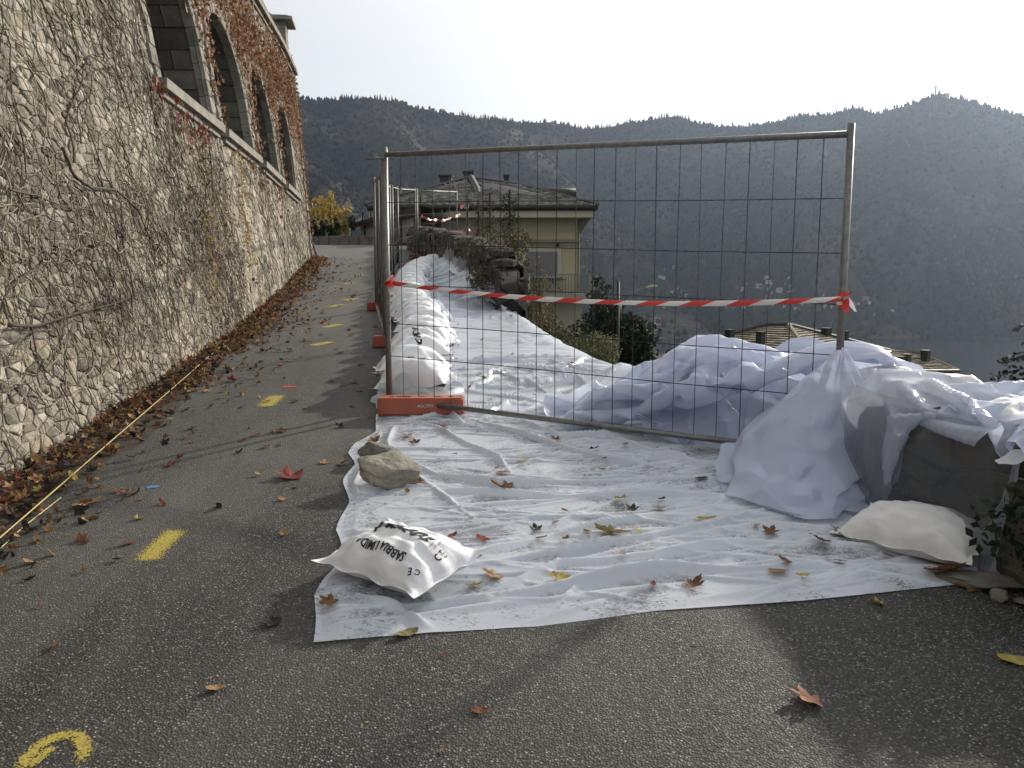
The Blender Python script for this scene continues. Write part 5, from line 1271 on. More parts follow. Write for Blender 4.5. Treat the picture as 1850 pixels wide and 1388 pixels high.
# right wing, lower
w0, w1, w2, w3 = at(1475, 672, 28.0), at(1732, 670, 31.5), at(1665, 640, 34.5), at(1560, 628, 34.0)
tile_plane(w0, w1, w2, w3, 12, 30, 'roof_tiles', H2, M_TILE, HO2, 9, .05, .02)
mb = MB(); mb.tube([w3-HO2, w2-HO2, w1-HO2], .08, 6); mb.tube([w1-HO2, w0-HO2], .07, 6); obj('gutter', mb.mesh('gutter', M_CHIM), H2)
ww = [w0+Vector((.3, .5, -.12)), w1+Vector((-.6, .5, -.12)), w2+Vector((-.6, -.2, -1)), w3]
mb = MB(); mb.add([v-HO2 for v in ww]+[v-HO2-Vector((0, 0, 6)) for v in ww], [(0, 4, 5, 1), (1, 5, 6, 2), (2, 6, 7, 3)]); obj('wing_wall', mb.mesh('wing_wall', M_CREAM), H2)
mb = MB(); p = at(1697, 684, 31.6)-HO2; mb.tube([p+Vector((.5, 0, .25)), p+Vector((.1, .1, .08)), p, p+Vector((0, 0, -1.6))], .05, 6); obj('downpipe', mb.mesh('downpipe', M_GUT), H2)
for c in ((1625, 655, 12, 18, 31.5), (1637, 652, 12, 20, 32), (1672, 646, 12, 22, 32.6)): chim(*c)
# left wing
w0, w1, w2, w3 = at(1150, 648, 31.5), at(1262, 694, 27.5), at(1262, 648, 31.0), at(1206, 638, 33)
tile_plane(w0, w1, w2, w3, 9, 18, 'roof_tiles', H2, M_TILE, HO2, 10, .05, .02)
mb = MB(); mb.tube([w0-HO2, w1-HO2], .10, 6); obj('gutter', mb.mesh('gutter', M_CHIM), H2)
mb = MB(); ww = [w0, w1]; mb.add([v-HO2+Vector((.2, .3, 0)) for v in ww]+[v-HO2-Vector((-.2, -.3, 5)) for v in ww], [(0, 2, 3, 1)]); obj('wing_wall', mb.mesh('wing_wall', M_CREAM), H2)
part('corner_pier', M_CREAM, H2, at(1248, 690, 27.2)-HO2-Vector((0, 0, .7)), (.55, .55, 2.6))
# ------------------------------------------------------------------ dark lean-to roof beyond the crest, on the left
t = empty('dark_pavilion', at(690, 440, 37), 0, 'dark pavilion roof with spikes beyond the crest, left of the cream house', 'building'); O_ = Vector(t.location)
mb = MB(); q = [at(636, 403, 40), at(636, 410, 40), at(760, 372, 34), at(760, 388, 34)]; bk = [v+Vector((1, 7, .3)) for v in q]
mb.add([v-O_ for v in q+bk], [(0, 1, 3, 2), (0, 2, 6, 4), (1, 5, 7, 3), (0, 4, 5, 1)]); obj('roof', mb.mesh('roof', M_GUT), t)
mb = MB(); q = [at(652, 412, 40), at(652, 436, 40), at(760, 390, 34.3), at(760, 440, 34.3)]; mb.add([v-O_ for v in q], [(0, 1, 3, 2)]); mb.add([v-O_+Vector((.5, 4, 0)) for v in q], [(0, 2, 3, 1)]); obj('wall', mb.mesh('wall', M_CONC), t)
for k in range(8):
    p = at(640, 404, 40).lerp(at(760, 371, 34), k/7)-O_; mb = MB(); mb.tube([p, p+Vector((0, 0, .42))], .03, 5); obj('spike', mb.mesh('spike', M_IRON), t)
for k in range(5):
    p = at(660, 425, 39.6).lerp(at(750, 415, 34.4), k/4)-O_; mb = MB(); mb.tube([p+Vector((0, -.1, -.5)), p+Vector((0, -.1, .45))], .05, 5); obj('post', mb.mesh('post', M_IRON), t)
# low dark wall that closes the road at the crest
mb = MB()
for k in range(12):
    a, b = at(560+k*18, 443, 36.2), at(560+(k+1)*18-1, 443, 36.2); mb.box(((a.x+b.x)/2, 36.3, g(36.2)+.12), (b.x-a.x, .4, .5+.03*(k % 3)))
tag(mb.build('kerb_wall', M_DARKST, None, False, True), 'low dark wall closing the road at the crest', 'wall')
# ------------------------------------------------------------------ street lamp
t = empty('street_lamp', at(1117, 660, 27), 0, 'street lamp with a long arm and pale head below the road', 'street lamp'); O_ = Vector(t.location)
mb = MB(); top_ = at(1117, 508, 27)-O_; mb.tube([(0, 0, -3), top_], [.05, .045], 8); obj('pole', mb.mesh('pole', M_IRON, True), t)
mb = MB(); mb.tube([at(1117, 541, 27)-O_, at(1140, 530, 26.8)-O_, at(1166, 521, 26.6)-O_], .018, 6); mb.tube([at(1117, 549, 27)-O_+Vector((.08, 0, 0)), at(1117, 580, 27)-O_+Vector((.08, 0, 0))], .02, 5); obj('arm', mb.mesh('arm', M_GALV, True), t)
bm = bmesh.new(); bmesh.ops.create_uvsphere(bm, u_segments=12, v_segments=8, radius=1)
for v in bm.verts: v.co = Vector((v.co.x*.21, v.co.y*.10, max(v.co.z, -.35)*.075+.03*v.co.x))
me = bpy.data.meshes.new('lamp_head'); bm.to_mesh(me); bm.free(); me.materials.append(M_CONC); obj('lamp_head', me, t, at(1177, 519, 26.5)-O_)
mb = MB(); mb.box((0, 0, 0), (.07, .07, .07)); obj('lamp_joint', mb.mesh('lamp_joint', M_IRON), t, at(1167, 521, 26.6)-O_)
# ------------------------------------------------------------------ lighthouse tower and ruin on the summit
SUMD = ridge_d(R_AZ[[p[0] for p in RIDGE].index(1690)]) 
p = at(1690, 172, SUMD*math.cos(.5)); az = math.atan2(p.x, p.y); rr_ = SUMD; p = Vector((rr_*math.sin(az), rr_*math.cos(az), mount_z(az, rr_)))
t = empty('hilltop_tower', p, 0, 'slender tower standing on the highest summit across the lake', 'tower'); s_ = rr_/1452
mb = MB(); mb.tube([(0, 0, -6), (0, 0, 12*s_)], [2.6, 2.1], 8); obj('shaft', mb.mesh('shaft', M_CONC), t)
mb = MB(); mb.tube([(0, 0, 12*s_), (0, 0, 12.6*s_)], 3.0, 8); mb.tube([(0, 0, 12.6*s_), (0, 0, 15*s_), (0, 0, 16.5*s_)], [1.4, 1.4, .2], 8); obj('lantern', mb.mesh('lantern', M_CONC), t)
az2 = math.atan2(ray(1704, 180).x, ray(1704, 180).y); p = Vector((rr_*math.sin(az2), rr_*math.cos(az2), mount_z(az2, rr_)))
t = empty('hilltop_building', p, -.5, 'long low building beside the summit tower', 'building'); mb = MB(); mb.box((0, 0, 2), (30, 10, 12)); obj('wall', mb.mesh('wall', M_CONC), t); mb = MB(); mb.box((0, 0, 8.6), (32, 12, 1.4)); obj('roof', mb.mesh('roof', M_CHIM), t)
# ------------------------------------------------------------------ village on the far shore
M_HW = [simple('far_wall_%s' % n, c, tuple(x*.9 for x in c), .2, .9) for n, c in (('white', (.38, .37, .35)), ('cream', (.20, .18, .14)), ('ochre', (.14, .11, .08)), ('grey', (.12, .12, .115)))]
M_HR = [simple('far_roof_red', (.07, .045, .035), (.05, .035, .028), .3, .9), simple('far_roof_grey', (.05, .05, .048), (.035, .035, .033), .3, .9)]
def shore_point(px, py):
    d = ray(px, py); az = math.atan2(d.x, d.y); el = d.z/math.hypot(d.x, d.y); r = shore_d(az)+5
    while r < shore_d(az)+900:
        if EYE+el*r <= mount_z(az, r): break
        r += 4
    return Vector((r*math.sin(az), r*math.cos(az), mount_z(az, r))), r
rv = random.Random(77); V_ = []
CL = ['main village cluster behind the tape', 'shore cluster below the street lamp', 'upper row right of the lamp head', 'row under the tape, mid panel', 'cluster left of the right fence post', 'cluster right of the right fence post', 'row under the tape near the lamp', 'scattered farms right of the right post', 'scattered houses above the lamp', 'row above the lower house roof', 'scattered houses right of the cream house', 'water-edge group by the yews', 'sparse group beside the right post']
for ci, (px, py, n, sx, sy) in enumerate(((1385, 522, 34, 38, 12), (1180, 585, 16, 22, 20), (1230, 530, 8, 30, 8), (1340, 557, 7, 25, 6), (1480, 552, 14, 26, 8), (1540, 555, 5, 14, 10), (1270, 545, 7, 30, 10), (1610, 565, 3, 18, 6), (1190, 505, 5, 40, 12), (1420, 560, 5, 25, 8), (1090, 500, 4, 25, 20), (1175, 605, 5, 14, 5), (1560, 545, 3, 30, 6))):
    for k in range(n): V_.append((ci, rv.gauss(px, sx*.7), rv.gauss(py, sy*.7)))
V_.sort(); CN = {}
hm = []
for k in range(5):
    w, d, h = ((9, 8, 7), (13, 9, 8), (11, 10, 11), (18, 11, 10), (8, 7, 6))[k]
    mb = MB(); mb.box((0, 0, h/2-2), (w, d, h+4)); wm = mb
    ww = MB()
    for r_ in range(int(h/3.1)):
        for c in range(int(w/2.6)):
            x = -w/2+1.3+c*2.6
            if x < w/2-.6: ww.box((x, -d/2-.04, 1.6+r_*3.0), (1.0, .12, 1.4)); ww.box((x, d/2+.04, 1.6+r_*3.0), (1.0, .12, 1.4))
    rf = MB(); o_ = .6; rf.add([(-w/2-o_, -d/2-o_, h), (w/2+o_, -d/2-o_, h), (w/2+o_, d/2+o_, h), (-w/2-o_, d/2+o_, h), (-w/4, 0, h+2.4), (w/4, 0, h+2.4)], [(0, 1, 5, 4), (2, 3, 4, 5), (1, 2, 5), (3, 0, 4), (3, 2, 1, 0)])
    hm.append((wm, ww, rf, w))
wall_me = {(k, j): hm[k][0].mesh('wall', M_HW[j]) for k in range(5) for j in range(4)}; win_me = {k: hm[k][1].mesh('windows', M_CHIM) for k in range(5)}; roof_me = {(k, j): hm[k][2].mesh('roof', M_HR[j]) for k in range(5) for j in range(2)}
for ci, px, py in V_:
    if py > 606 or py < 470: continue
    CN[ci] = CN.get(ci, 0)+1
    p, r = shore_point(px, py); k = rv.randrange(5); j = rv.choice((0, 0, 0, 1, 1, 2, 3))
    t = empty('village_house', p, -math.atan2(p.x, p.y)+rv.gauss(0, .35), '%s house, %s from the left, %s' % (('white', 'cream', 'ochre', 'grey')[j], ORD(CN[ci]), CL[ci]), 'house', 'houses of the village across the lake')
    s_ = rv.uniform(.38, .72); t.scale = (s_, s_, s_)
    obj('wall', wall_me[(k, j)], t); obj('windows', win_me[k], t)['kind'] = 'stuff'; obj('roof', roof_me[(k, rv.randrange(2))], t)
p, r = shore_point(1178, 604); t = empty('lakeside_church', p, -math.atan2(p.x, p.y), 'pale church with a small bell tower at the water edge across the lake', 'church')
mb = MB(); mb.box((0, 0, 5), (22, 10, 12)); obj('nave', mb.mesh('nave', M_HW[0]), t); mb = MB(); mb.box((4, 0, 10), (5, 5, 24)); obj('bell_tower', mb.mesh('bell_tower', M_HW[0]), t); mb = MB(); mb.add([(-11.5, -6, 11), (11.5, -6, 11), (11.5, 6, 11), (-11.5, 6, 11), (-11.5, 0, 14), (11.5, 0, 14)], [(0, 1, 5, 4), (2, 3, 4, 5), (0, 4, 3), (1, 2, 5)]); obj('roof', mb.mesh('roof', M_HR[0]), t)
# ------------------------------------------------------------------ leaves
def leafmat(name, c1, c2, rough=.75):
    t = NT(name); n = t.noise(28, 4); col = t.mix(t.ramp(n, [(.4, 0.0), (.6, 1.0)]), c1, c2)
    d = t.node('ShaderNodeBsdfPrincipled'); t.set(d.inputs['Base Color'], col); t.set(d.inputs['Roughness'], rough); t.set(d.inputs['Specular IOR Level'], .3)
    tl = t.node('ShaderNodeBsdfTranslucent'); t.set(tl.inputs['Color'], col); m = t.node('ShaderNodeMixShader', Fac=.22); t.l.new(d.outputs[0], m.inputs[1]); t.l.new(tl.outputs[0], m.inputs[2])
    return t.done(m.outputs[0])
LM = {'brown': leafmat('brown_leaf', (.20, .10, .045), (.11, .055, .028)), 'tan': leafmat('tan_leaf', (.40, .25, .12), (.27, .16, .075)), 'rust': leafmat('rust_leaf', (.23, .105, .055), (.13, .06, .033)),
      'dark': leafmat('blackened_leaf', (.04, .03, .022), (.022, .018, .015)), 'red': leafmat('red_leaf', (.25, .055, .04), (.14, .035, .028)), 'yellow': leafmat('yellow_leaf', (.46, .36, .09), (.32, .25, .08)),
      'green': leafmat('green_brown_leaf', (.24, .23, .10), (.16, .13, .06)), 'pink': leafmat('pinkish_leaf', (.45, .22, .17), (.34, .17, .10))}
def maple_outline(r, lobes=5):
    pts = []
    for k in range(lobes):
        a = math.pi/2+(k-(lobes-1)/2)*(1.02 if lobes == 5 else 1.0); Lr = (1.0, .92, .66)[abs(k-lobes//2)]*(1+.08*r.uniform(-1, 1))
        pts += [(a-.42, Lr*.58), (a-.30, Lr*.80), (a-.18, Lr*.80), (a, Lr), (a+.18, Lr*.80), (a+.30, Lr*.80), (a+.42, Lr*.58)]
    pts.sort(key=lambda p: p[0]); return [(math.cos(a)*q, math.sin(a)*q+.12) for a, q in pts]
def oval_outline(r):
    return [(math.cos(a)*.36*(1+.08*math.sin(5*a)), math.sin(a)*.62) for a in np.linspace(0, 2*math.pi, 15)[:-1]]
def leaf_geo(kind, size, r, curl):
    o_ = maple_outline(r) if kind == 'maple' else oval_outline(r); c = (0, .05); vs = []; n = len(o_)
    ca, cb, ph = curl*r.uniform(.4, 1.1), curl*r.uniform(-.5, 1), r.uniform(0, 6.28); fa = r.uniform(0, 6.28)
    def z(x, y):
        q = math.hypot(x, y); return ca*q*q*.55+cb*.45*(x*math.cos(fa)+y*math.sin(fa))**2+.10*curl*math.sin(6*math.atan2(y, x)+ph)*q-.12*abs(x)*curl*0+.03
    for f in (.5, 1.0):
        for x, y in o_: X, Y = c[0]+(x-c[0])*f, c[1]+(y-c[1])*f; vs.append((X*size*(1-.25*ca*f), Y*size, z(X, Y)*size))
    vs.append((0, c[1]*size, z(0, 0)*size)); fs = [(2*n, i, (i+1) % n) for i in range(n)]+[(i, n+i, n+(i+1) % n, (i+1) % n) for i in range(n)]
    if kind == 'maple':
        b = len(vs); s = size; vs += [(-.012*s, -.05*s, .04*s), (.012*s, -.05*s, .04*s), (.03*s, -.62*s, .16*s), (.008*s, -.63*s, .16*s)]; fs.append((b, b+1, b+2, b+3))
    return vs, fs
rl = random.Random(91)
# leaves one can point at: position in the photograph, radius, colour, shape
LEAVES = [  # px, py, size(px wide), colour, kind, label
 (1115, 970, 70, 'green', 'maple', 'largest olive-green maple leaf, flat in the middle of the sheet'),
 (1540, 975, 62, 'green', 'maple', 'big greenish-tan maple leaf left of the slumped bag at the right'),
 (1472, 1275, 56, 'pink', 'maple', 'pinkish maple leaf alone on the asphalt at the lower right'),
 (1835, 1196, 46, 'yellow', 'oval', 'pale yellow leaf on the asphalt at the far right edge'),
 (915, 890, 44, 'brown', 'maple', 'curled brown leaf with dark debris in the upper middle of the sheet'),
 (900, 1047, 38, 'tan', 'maple', 'tan leaf right of the printed bag'), (852, 1062, 36, 'yellow', 'maple', 'crumpled yellow-green leaf touching the right tip of the printed bag'),
 (1008, 1050, 32, 'yellow', 'maple', 'bright yellow leaf near the front edge of the sheet'), (1247, 1064, 38, 'brown', 'maple', 'brown leaf near the front edge, right of the yellow one'),
 (525, 867, 50, 'red', 'maple', 'reddish maple leaf alone on the asphalt left of the sheet'), (495, 1133, 32, 'dark', 'maple', 'black crumpled leaf on the asphalt left of the sheet corner'),
 (735, 1152, 34, 'green', 'oval', 'curled green-brown leaf at the front edge under the sheet corner'), (390, 1250, 26, 'tan', 'oval', 'small tan leaf on the near asphalt'), (868, 1293, 26, 'rust', 'oval', 'dark rust leaf at the bottom of the photo'),
 (150, 912, 46, 'tan', 'maple', 'pale leaf standing on edge beside the string at the left'), (1592, 1087, 24, 'yellow', 'maple', 'small yellow leaf on the asphalt below the sheet edge'),
 (1700, 1035, 66, 'rust', 'maple', 'large orange-brown leaf in the shade below the slumped bag'), (1325, 885, 34, 'rust', 'maple', 'rusty leaf at the foot of the hanging film'), (1268, 868, 24, 'dark', 'oval', 'dark leaf left of the hanging film foot'),
 (1390, 970, 30, 'brown', 'maple', 'brown leaf with a stalk right of the big olive leaf'), (1405, 1040, 26, 'tan', 'oval', 'tan oval leaf of the cluster near the front edge'), (1418, 1030, 24, 'rust', 'oval', 'rust oval leaf of the cluster near the front edge'),
 (1490, 985, 34, 'rust', 'maple', 'dark rust leaf beside the big greenish leaf'), (1450, 1052, 20, 'yellow', 'oval', 'small yellow oval leaf near the front edge'), (1275, 945, 30, 'yellow', 'oval', 'thin yellow leaf pointing right on a fold'),
 (1120, 908, 26, 'yellow', 'maple', 'spiky yellow leaf above the largest leaf'), (1195, 925, 30, 'yellow', 'maple', 'spiky yellow leaf right above the largest leaf'), (1140, 940, 24, 'dark', 'maple', 'black leaf between two yellow ones'),
 (872, 982, 28, 'red', 'oval', 'dark red curled leaf right of the printed bag'), (970, 965, 24, 'dark', 'maple', 'dark leaf left of the largest leaf'), (750, 990, 34, 'brown', 'maple', 'brown leaf touching the back of the printed bag'), (725, 977, 24, 'tan', 'oval', 'tan leaf behind the printed bag'),
 (815, 978, 24, 'red', 'oval', 'red leaf behind the printed bag, right'), (945, 838, 20, 'yellow', 'oval', 'small round yellow leaf on the upper sheet'), (1068, 824, 22, 'dark', 'maple', 'dark curled leaf on the upper sheet'), (910, 858, 22, 'brown', 'maple', 'brown leaf above the debris on the upper sheet'),
 (755, 880, 22, 'rust', 'maple', 'rust leaf right of the large rock'), (735, 790, 26, 'tan', 'maple', 'tan leaf below the near fence foot'), (672, 808, 26, 'rust', 'maple', 'rusty leaf at the sheet edge above the rocks'), (806, 786, 20, 'rust', 'maple', 'small rust leaf below the fence rail'),
 (750, 806, 22, 'brown', 'maple', 'brown leaf above the grey rock, right'), (615, 835, 22, 'brown', 'maple', 'brown leaf on the asphalt left of the sheet'), (872, 695, 24, 'tan', 'maple', 'tan leaf behind the fence by the bags'), (845, 708, 18, 'rust', 'maple', 'rust leaf behind the fence at the bags'),
 (1090, 718, 20, 'brown', 'maple', 'brown leaf behind the middle of the fence'), (600, 1112, 34, 'brown', 'maple', 'curled brown leaf at the sheet corner'), (552, 740, 20, 'green', 'maple', 'olive leaf on the asphalt beside the fence shadow'), (1760, 1068, 40, 'brown', 'maple', 'dull brown leaf in the deep shade at the sheet end'),
 (825, 655, 14, 'red', 'oval', 'small red leaf on the parallel folds up the road'), (995, 665, 14, 'yellow', 'oval', 'small pale leaf on the parallel folds'), (1035, 668, 16, 'red', 'oval', 'small red leaf right on the parallel folds'), (960, 677, 14, 'red', 'oval', 'small red leaf middle of the parallel folds')]
def put_leaf(x, y, size, col, kind, label, group=None, curl=.45, name='fallen_leaf', sheet=None):
    vs, fs = leaf_geo(kind, size, rl, curl); me = mesh_of(name, vs, fs, LM[col], False)
    on = on_sheet(x, y) if sheet is None else sheet; z = (sheet_z(x, y) if on else road_z(x, y))+.006
    sl = math.atan(.085); o = obj(name, me, None, (x, y, z), (sl+rl.uniform(-.15, .15), rl.uniform(-.15, .15), rl.uniform(0, 6.28))); return tag(o, label, 'leaf', group)
for px, py, w, col, kind, lab in LEAVES:
    p = G(px, py, .015 if 600 < px < 1760 and py > 750 and py < 1100 else 0); s = w/1452*math.hypot(p.y, 1.5)/(1.35 if kind == 'maple' else 1.0); put_leaf(p.x, p.y, s, col, kind, lab, 'dead leaves lying singly', .55)
cols = ['brown', 'tan', 'rust', 'brown', 'dark', 'tan', 'yellow', 'red', 'rust', 'brown']
CNM = {'brown': 'brown', 'tan': 'tan', 'rust': 'rusty', 'dark': 'black', 'yellow': 'yellow', 'red': 'dark red'}; SCR = []
for k in range(95):
    y = rl.uniform(3.1, 7.2) if k < 68 else rl.uniform(7.2, 13); x = rl.uniform(float(s_left(y))+.1, 1.9 if y < 5.5 else xe(y)-.3)
    if not on_sheet(x, y) or (-.75 < x < -.1 and 3.1 < y < 3.6) or (x > 1.0 and 4.0 < y < 6.3): continue
    SCR.append((y, x, rl.uniform(.020, .058), rl.choice(cols), rl.choice(['maple', 'oval', 'oval'])))
SCR.sort(); cn = {}
for y, x, s, c, kd in SCR:
    side = 'left' if x < .1 else 'middle' if x < .9 else 'right'; zone = 'in front of the fence' if y < 6 else 'behind the fence'; key = (c, side, zone); cn[key] = cn.get(key, 0)+1
    put_leaf(x, y, s, c, kd, '%s scrap, %s nearest, %s of sheet, %s' % (CNM[c], ORD(cn[key]), side, zone), 'small scraps on the sheet', .6)
RD = []
for k in range(95):
    y = rl.uniform(4.2, 24); x = rl.uniform(base_x(y)+.75, float(s_left(min(y, 21)))-.15)
    RD.append((y, x, rl.uniform(.03, .07), rl.choice(cols), rl.choice(['maple', 'maple', 'oval'])))
RD.sort(); cn = {}
for y, x, s, c, kd in RD:
    side = 'litter strip' if x < base_x(y)+1.5 else 'fence line'; key = (c, side); cn[key] = cn.get(key, 0)+1
    put_leaf(x, y, s, c, kd, 'dry %s road leaf, %s nearest along the %s' % (CNM[c], ORD(cn[key]), side), 'dry leaves on the road', .6, sheet=False)
cn = {}
for k in range(14):
    x, y = rl.uniform(-1.8, 1.9), rl.uniform(2.2, 3.0)
    if x > -.8 and y > s_near(x)-.06: continue
    c = rl.choice(cols); sd = 'left' if x < 0 else 'right'; cn[(c, sd)] = cn.get((c, sd), 0)+1
    put_leaf(x, y, rl.uniform(.008, .02), c, 'oval', 'tiny %s scrap on near asphalt, %s half%s' % (CNM[c], sd, '' if cn[(c, sd)] == 1 else ', the %s such' % ORD(cn[(c, sd)])), 'tiny scraps on the near asphalt', .5, sheet=False)
# litter heaped along the wall foot
def litter():
    r = random.Random(6); V = []; F = []; MI = []; ms = [LM[c] for c in ('brown', 'tan', 'rust', 'dark', 'red', 'yellow')]
    tm_ = [leaf_geo('maple' if k < 7 else 'oval', 1.0, r, r.uniform(.4, 1.3)) for k in range(11)]
    n = 0
    for k in range(6200):
        y = -.6+25.6*r.random()**1.1; d = abs(r.gauss(0, 1)); w = (.26 if y < 9 else .32)+(.12*max(0, math.sin(y*1.7+1)))
        if r.random() < .82: x = base_x(y)+.02+d*w*.62
        else: x = base_x(y)+.05+d*w*1.5
        vs, fs = tm_[r.randrange(len(tm_))]; s = r.uniform(.025, .062); pile = max(0, .10*(1-(x-base_x(y))/.45))*r.random()
        E = Matrix.Rotation(r.uniform(0, 6.28), 3, 'Z') @ Matrix.Rotation(r.gauss(0, .5), 3, 'X') @ Matrix.Rotation(r.gauss(0, .5), 3, 'Y'); o_ = Vector((x, y, g(y)+.012+pile))
        V += [tuple(o_+E @ (Vector(v)*s)) for v in vs]; F += [tuple(i+n for i in f) for f in fs]; n += len(vs)
        MI += [r.choices(range(6), (6, 3.5, 2.2, 5, .5, .5))[0]]*len(fs)
    me = mesh_of('leaf_litter', V, F, ms); me.polygons.foreach_set('material_index', MI); tag(obj('leaf_litter', me), 'strip of brown autumn leaf litter along the foot of the stone wall', 'leaf litter', kind='stuff')
litter()
mb = MB(); yy = np.arange(-2, 25, .25); vs = []
for y in yy:
    xb = base_x(y)
    for q, h in ((-.05, .05), (.10, .045), (.26+.08*math.sin(y*2.3), .012), (.40+.10*math.sin(y*1.3), -.006)): vs.append((xb+q, y, g(y)+h+.012*noise.noise(Vector((q*9, y*3, 0)))))
mb.add(vs, [(i*4+j, (i+1)*4+j, (i+1)*4+j+1, i*4+j+1)[::-1] for i in range(len(yy)-1) for j in range(3)]); tag(mb.build('gutter_soil', M_DIRT, None, True), kind='structure')
# ------------------------------------------------------------------ creeper on the wall
M_STEM = simple('dry_vine_stem', (.11, .09, .068), (.06, .05, .038), 20, .9)
M_STEMP = simple('pale_vine_stem', (.34, .29, .22), (.22, .185, .14), 20, .9)
def vines():
    r = random.Random(8); mb = MB()
    def run(y, z, a, L, rad, step=.09, lift=.03, mi=0, wob=.35, drift=0.0):
        pts = []; n = int(L/step); l0 = lift
        for k in range(n):
            if z < g(y)+.02 or z > WTOP-.1 or y < .8 or y > 24.4: break
            if in_arch(y, z, -.02): break
            pts.append(wp(y, z, l0+.022*math.sin(k*.9+a)+.012*r.random())); a += r.gauss(drift, wob); y += math.cos(a)*step; z += math.sin(a)*step
        if len(pts) > 2: mb.tube(pts, [rad*(1-.75*k/len(pts)) for k in range(len(pts))], 3, False, mi)
    for k in range(3600):                       # the tangle: drooping, mostly slanting runners
        y = .8+11*r.random()**1.1 if k < 2500 else r.uniform(9, 24); z = g(y)+r.random()**.9*(WTOP-g(y)); dn = noise.noise(Vector((y*.5, z*.6, 9)))
        if dn < -.25 and r.random() < .6: continue
        run(y, z, r.choice((r.gauss(-.65, .45), r.gauss(2.6, .5), r.gauss(-1.6, .4))), r.uniform(.4, 1.8), r.uniform(.0028, .0075), mi=0 if r.random() < .72 else 1, step=.08)
    for k in range(650):
        y = r.uniform(3.5, 12); z = g(y)+r.uniform(.1, 1.8); run(y, z, r.choice((r.gauss(1.2, .5), r.gauss(2.2, .5), r.gauss(.3, .4))), r.uniform(.3, 1.3), r.uniform(.0025, .006), mi=0 if r.random() < .6 else 1, step=.07)
    for k in range(60): run(r.uniform(1, 22), r.uniform(1, 6), r.gauss(1.3, .5), r.uniform(1.5, 3.5), r.uniform(.007, .013), .12, .035, 0, .22)
    me = mb.mesh('dry_creeper', [M_STEM, M_STEMP], True); tag(obj('dry_creeper', me), 'leafless tangle of dry creeper stems spread over the stone wall', 'creeper', kind='stuff')
vines()
def vine_stem(path, rad, label):
    mb = MB(); r = random.Random(int(path[0][0])); pts = []
    P_ = [Vector((px, py, 0)) for px, py in path]
    def on_wall(px, py):
        d = ray(px, py); d = d/d.y; y = 2.0
        while y < 24 and d.x*y > wx(y, EYE+d.z*y): y += .02
        return y, EYE+d.z*y
    prev = None
    for a, b in zip(P_, P_[1:]):
        for k in range(6):
            q = a.lerp(b, k/6); y, z = on_wall(q.x, q.y); pts.append(wp(y, z, .045+.01*r.random()))
    mb.tube(pts, [rad*(1.1-.7*k/len(pts)) for k in range(len(pts))], 6, True); tag(mb.build('vine_stem', M_STEM, None, True), label, 'vine')
vine_stem([(100, 268), (118, 315), (150, 340), (200, 345), (238, 380), (258, 425), (300, 478), (340, 500)], .013, 'thick creeper stem winding down the middle of the wall')
vine_stem([(0, 590), (50, 592), (120, 570), (190, 552), (250, 530), (300, 505)], .011, 'long creeper stem crossing the lower wall')
vine_stem([(0, 345), (50, 355), (100, 375), (160, 382)], .009, 'pale creeper stem at the left edge of the wall')
vine_stem([(290, 420), (300, 450), (318, 490), (330, 520)], .010, 'short dark stem above the wall foot')
vine_stem([(372, 270), (378, 340), (384, 400), (392, 450)], .010, 'upright dark stem below the first sill')
def creeper_leaves(name, spots, cols_, label, seed, size=(.03, .06), per=60, arch=True):
    r = random.Random(seed); V = []; F = []; MI = []; n = 0; tm_ = [leaf_geo('oval', 1.0, r, .8)]+[leaf_geo('maple', 1.0, r, .7) for _ in range(3)]
    for (y, z, sy, sz, q) in spots:
        for k in range(int(per*q)):
            yy_, zz_ = r.gauss(y, sy), r.gauss(z, sz)
            if zz_ < g(yy_)+.05 or zz_ > WTOP+.3 or in_arch(yy_, zz_, -.25) or yy_ > 24.6: continue
            s = r.uniform(*size); vs, fs = tm_[r.randrange(4)]; nn = wnorm(yy_, min(zz_, WTOP)); nn = nn if nn.x > 0 else -nn
            Q = (nn+Vector((r.gauss(0, .45), r.gauss(0, .45), r.gauss(-.1, .4)))).normalized().to_track_quat('Z', 'Y').to_matrix() @ Matrix.Rotation(r.uniform(0, 6.28), 3, 'Z')
            o_ = wp(yy_, zz_, r.uniform(.05, .15)); V += [tuple(o_+Q @ (Vector(v)*s)) for v in vs]; F += [tuple(i+n for i in f) for f in fs]; n += len(vs); MI += [r.choices(range(len(cols_)), [c[1] for c in cols_])[0]]*len(fs)
    me = mesh_of(name, V, F, [LM[c[0]] for c in cols_]); me.polygons.foreach_set('material_index', MI); tag(obj(name, me), label, 'creeper', kind='stuff')
rc = random.Random(14)
top = [(c+dy, s+1.3+dz, .35, .35, 3.0) for c, s in zip(ARCH, SPR) for dy, dz in ((1.2, -.2), (1.6, .5), (0, .55), (-.8, .45))]
creeper_leaves('creeper_leaves', top+[(12.3+k*1.1, EYE+5.0+.3*math.sin(k), .5, .5, 3.2) for k in range(11)]+[(12.4, EYE+3.6, .18, .8, 3), (15.4, EYE+3.4, .2, .9, 3.0), (18.7, EYE+3.3, .22, .9, 2.5), (23.6, EYE+4.5, .5, 1.2, 5), (24.2, EYE+2.6, .25, 1.6, 4)],
               [('rust', 3), ('pink', 1.6), ('red', 1.0), ('brown', 5), ('tan', 3)], 'rust and pink creeper leaves thick over the upper wall and arch heads', 1, (.03, .07), 75)
creeper_leaves('creeper_leaves', [(10.0, SILLZ-.35, .22, .16, .8), (9.2, SILLZ-.2, .12, .1, .35), (10.9, SILLZ-.28, .25, .12, .6), (14.1, SILLZ-.25, .3, .15, .5), (17.3, SILLZ-.3, .4, .3, .7)], [('rust', 3), ('pink', 2), ('red', 2), ('green', 1)], 'orange-red creeper leaves hanging just below the first sills', 2, (.035, .07), 60)
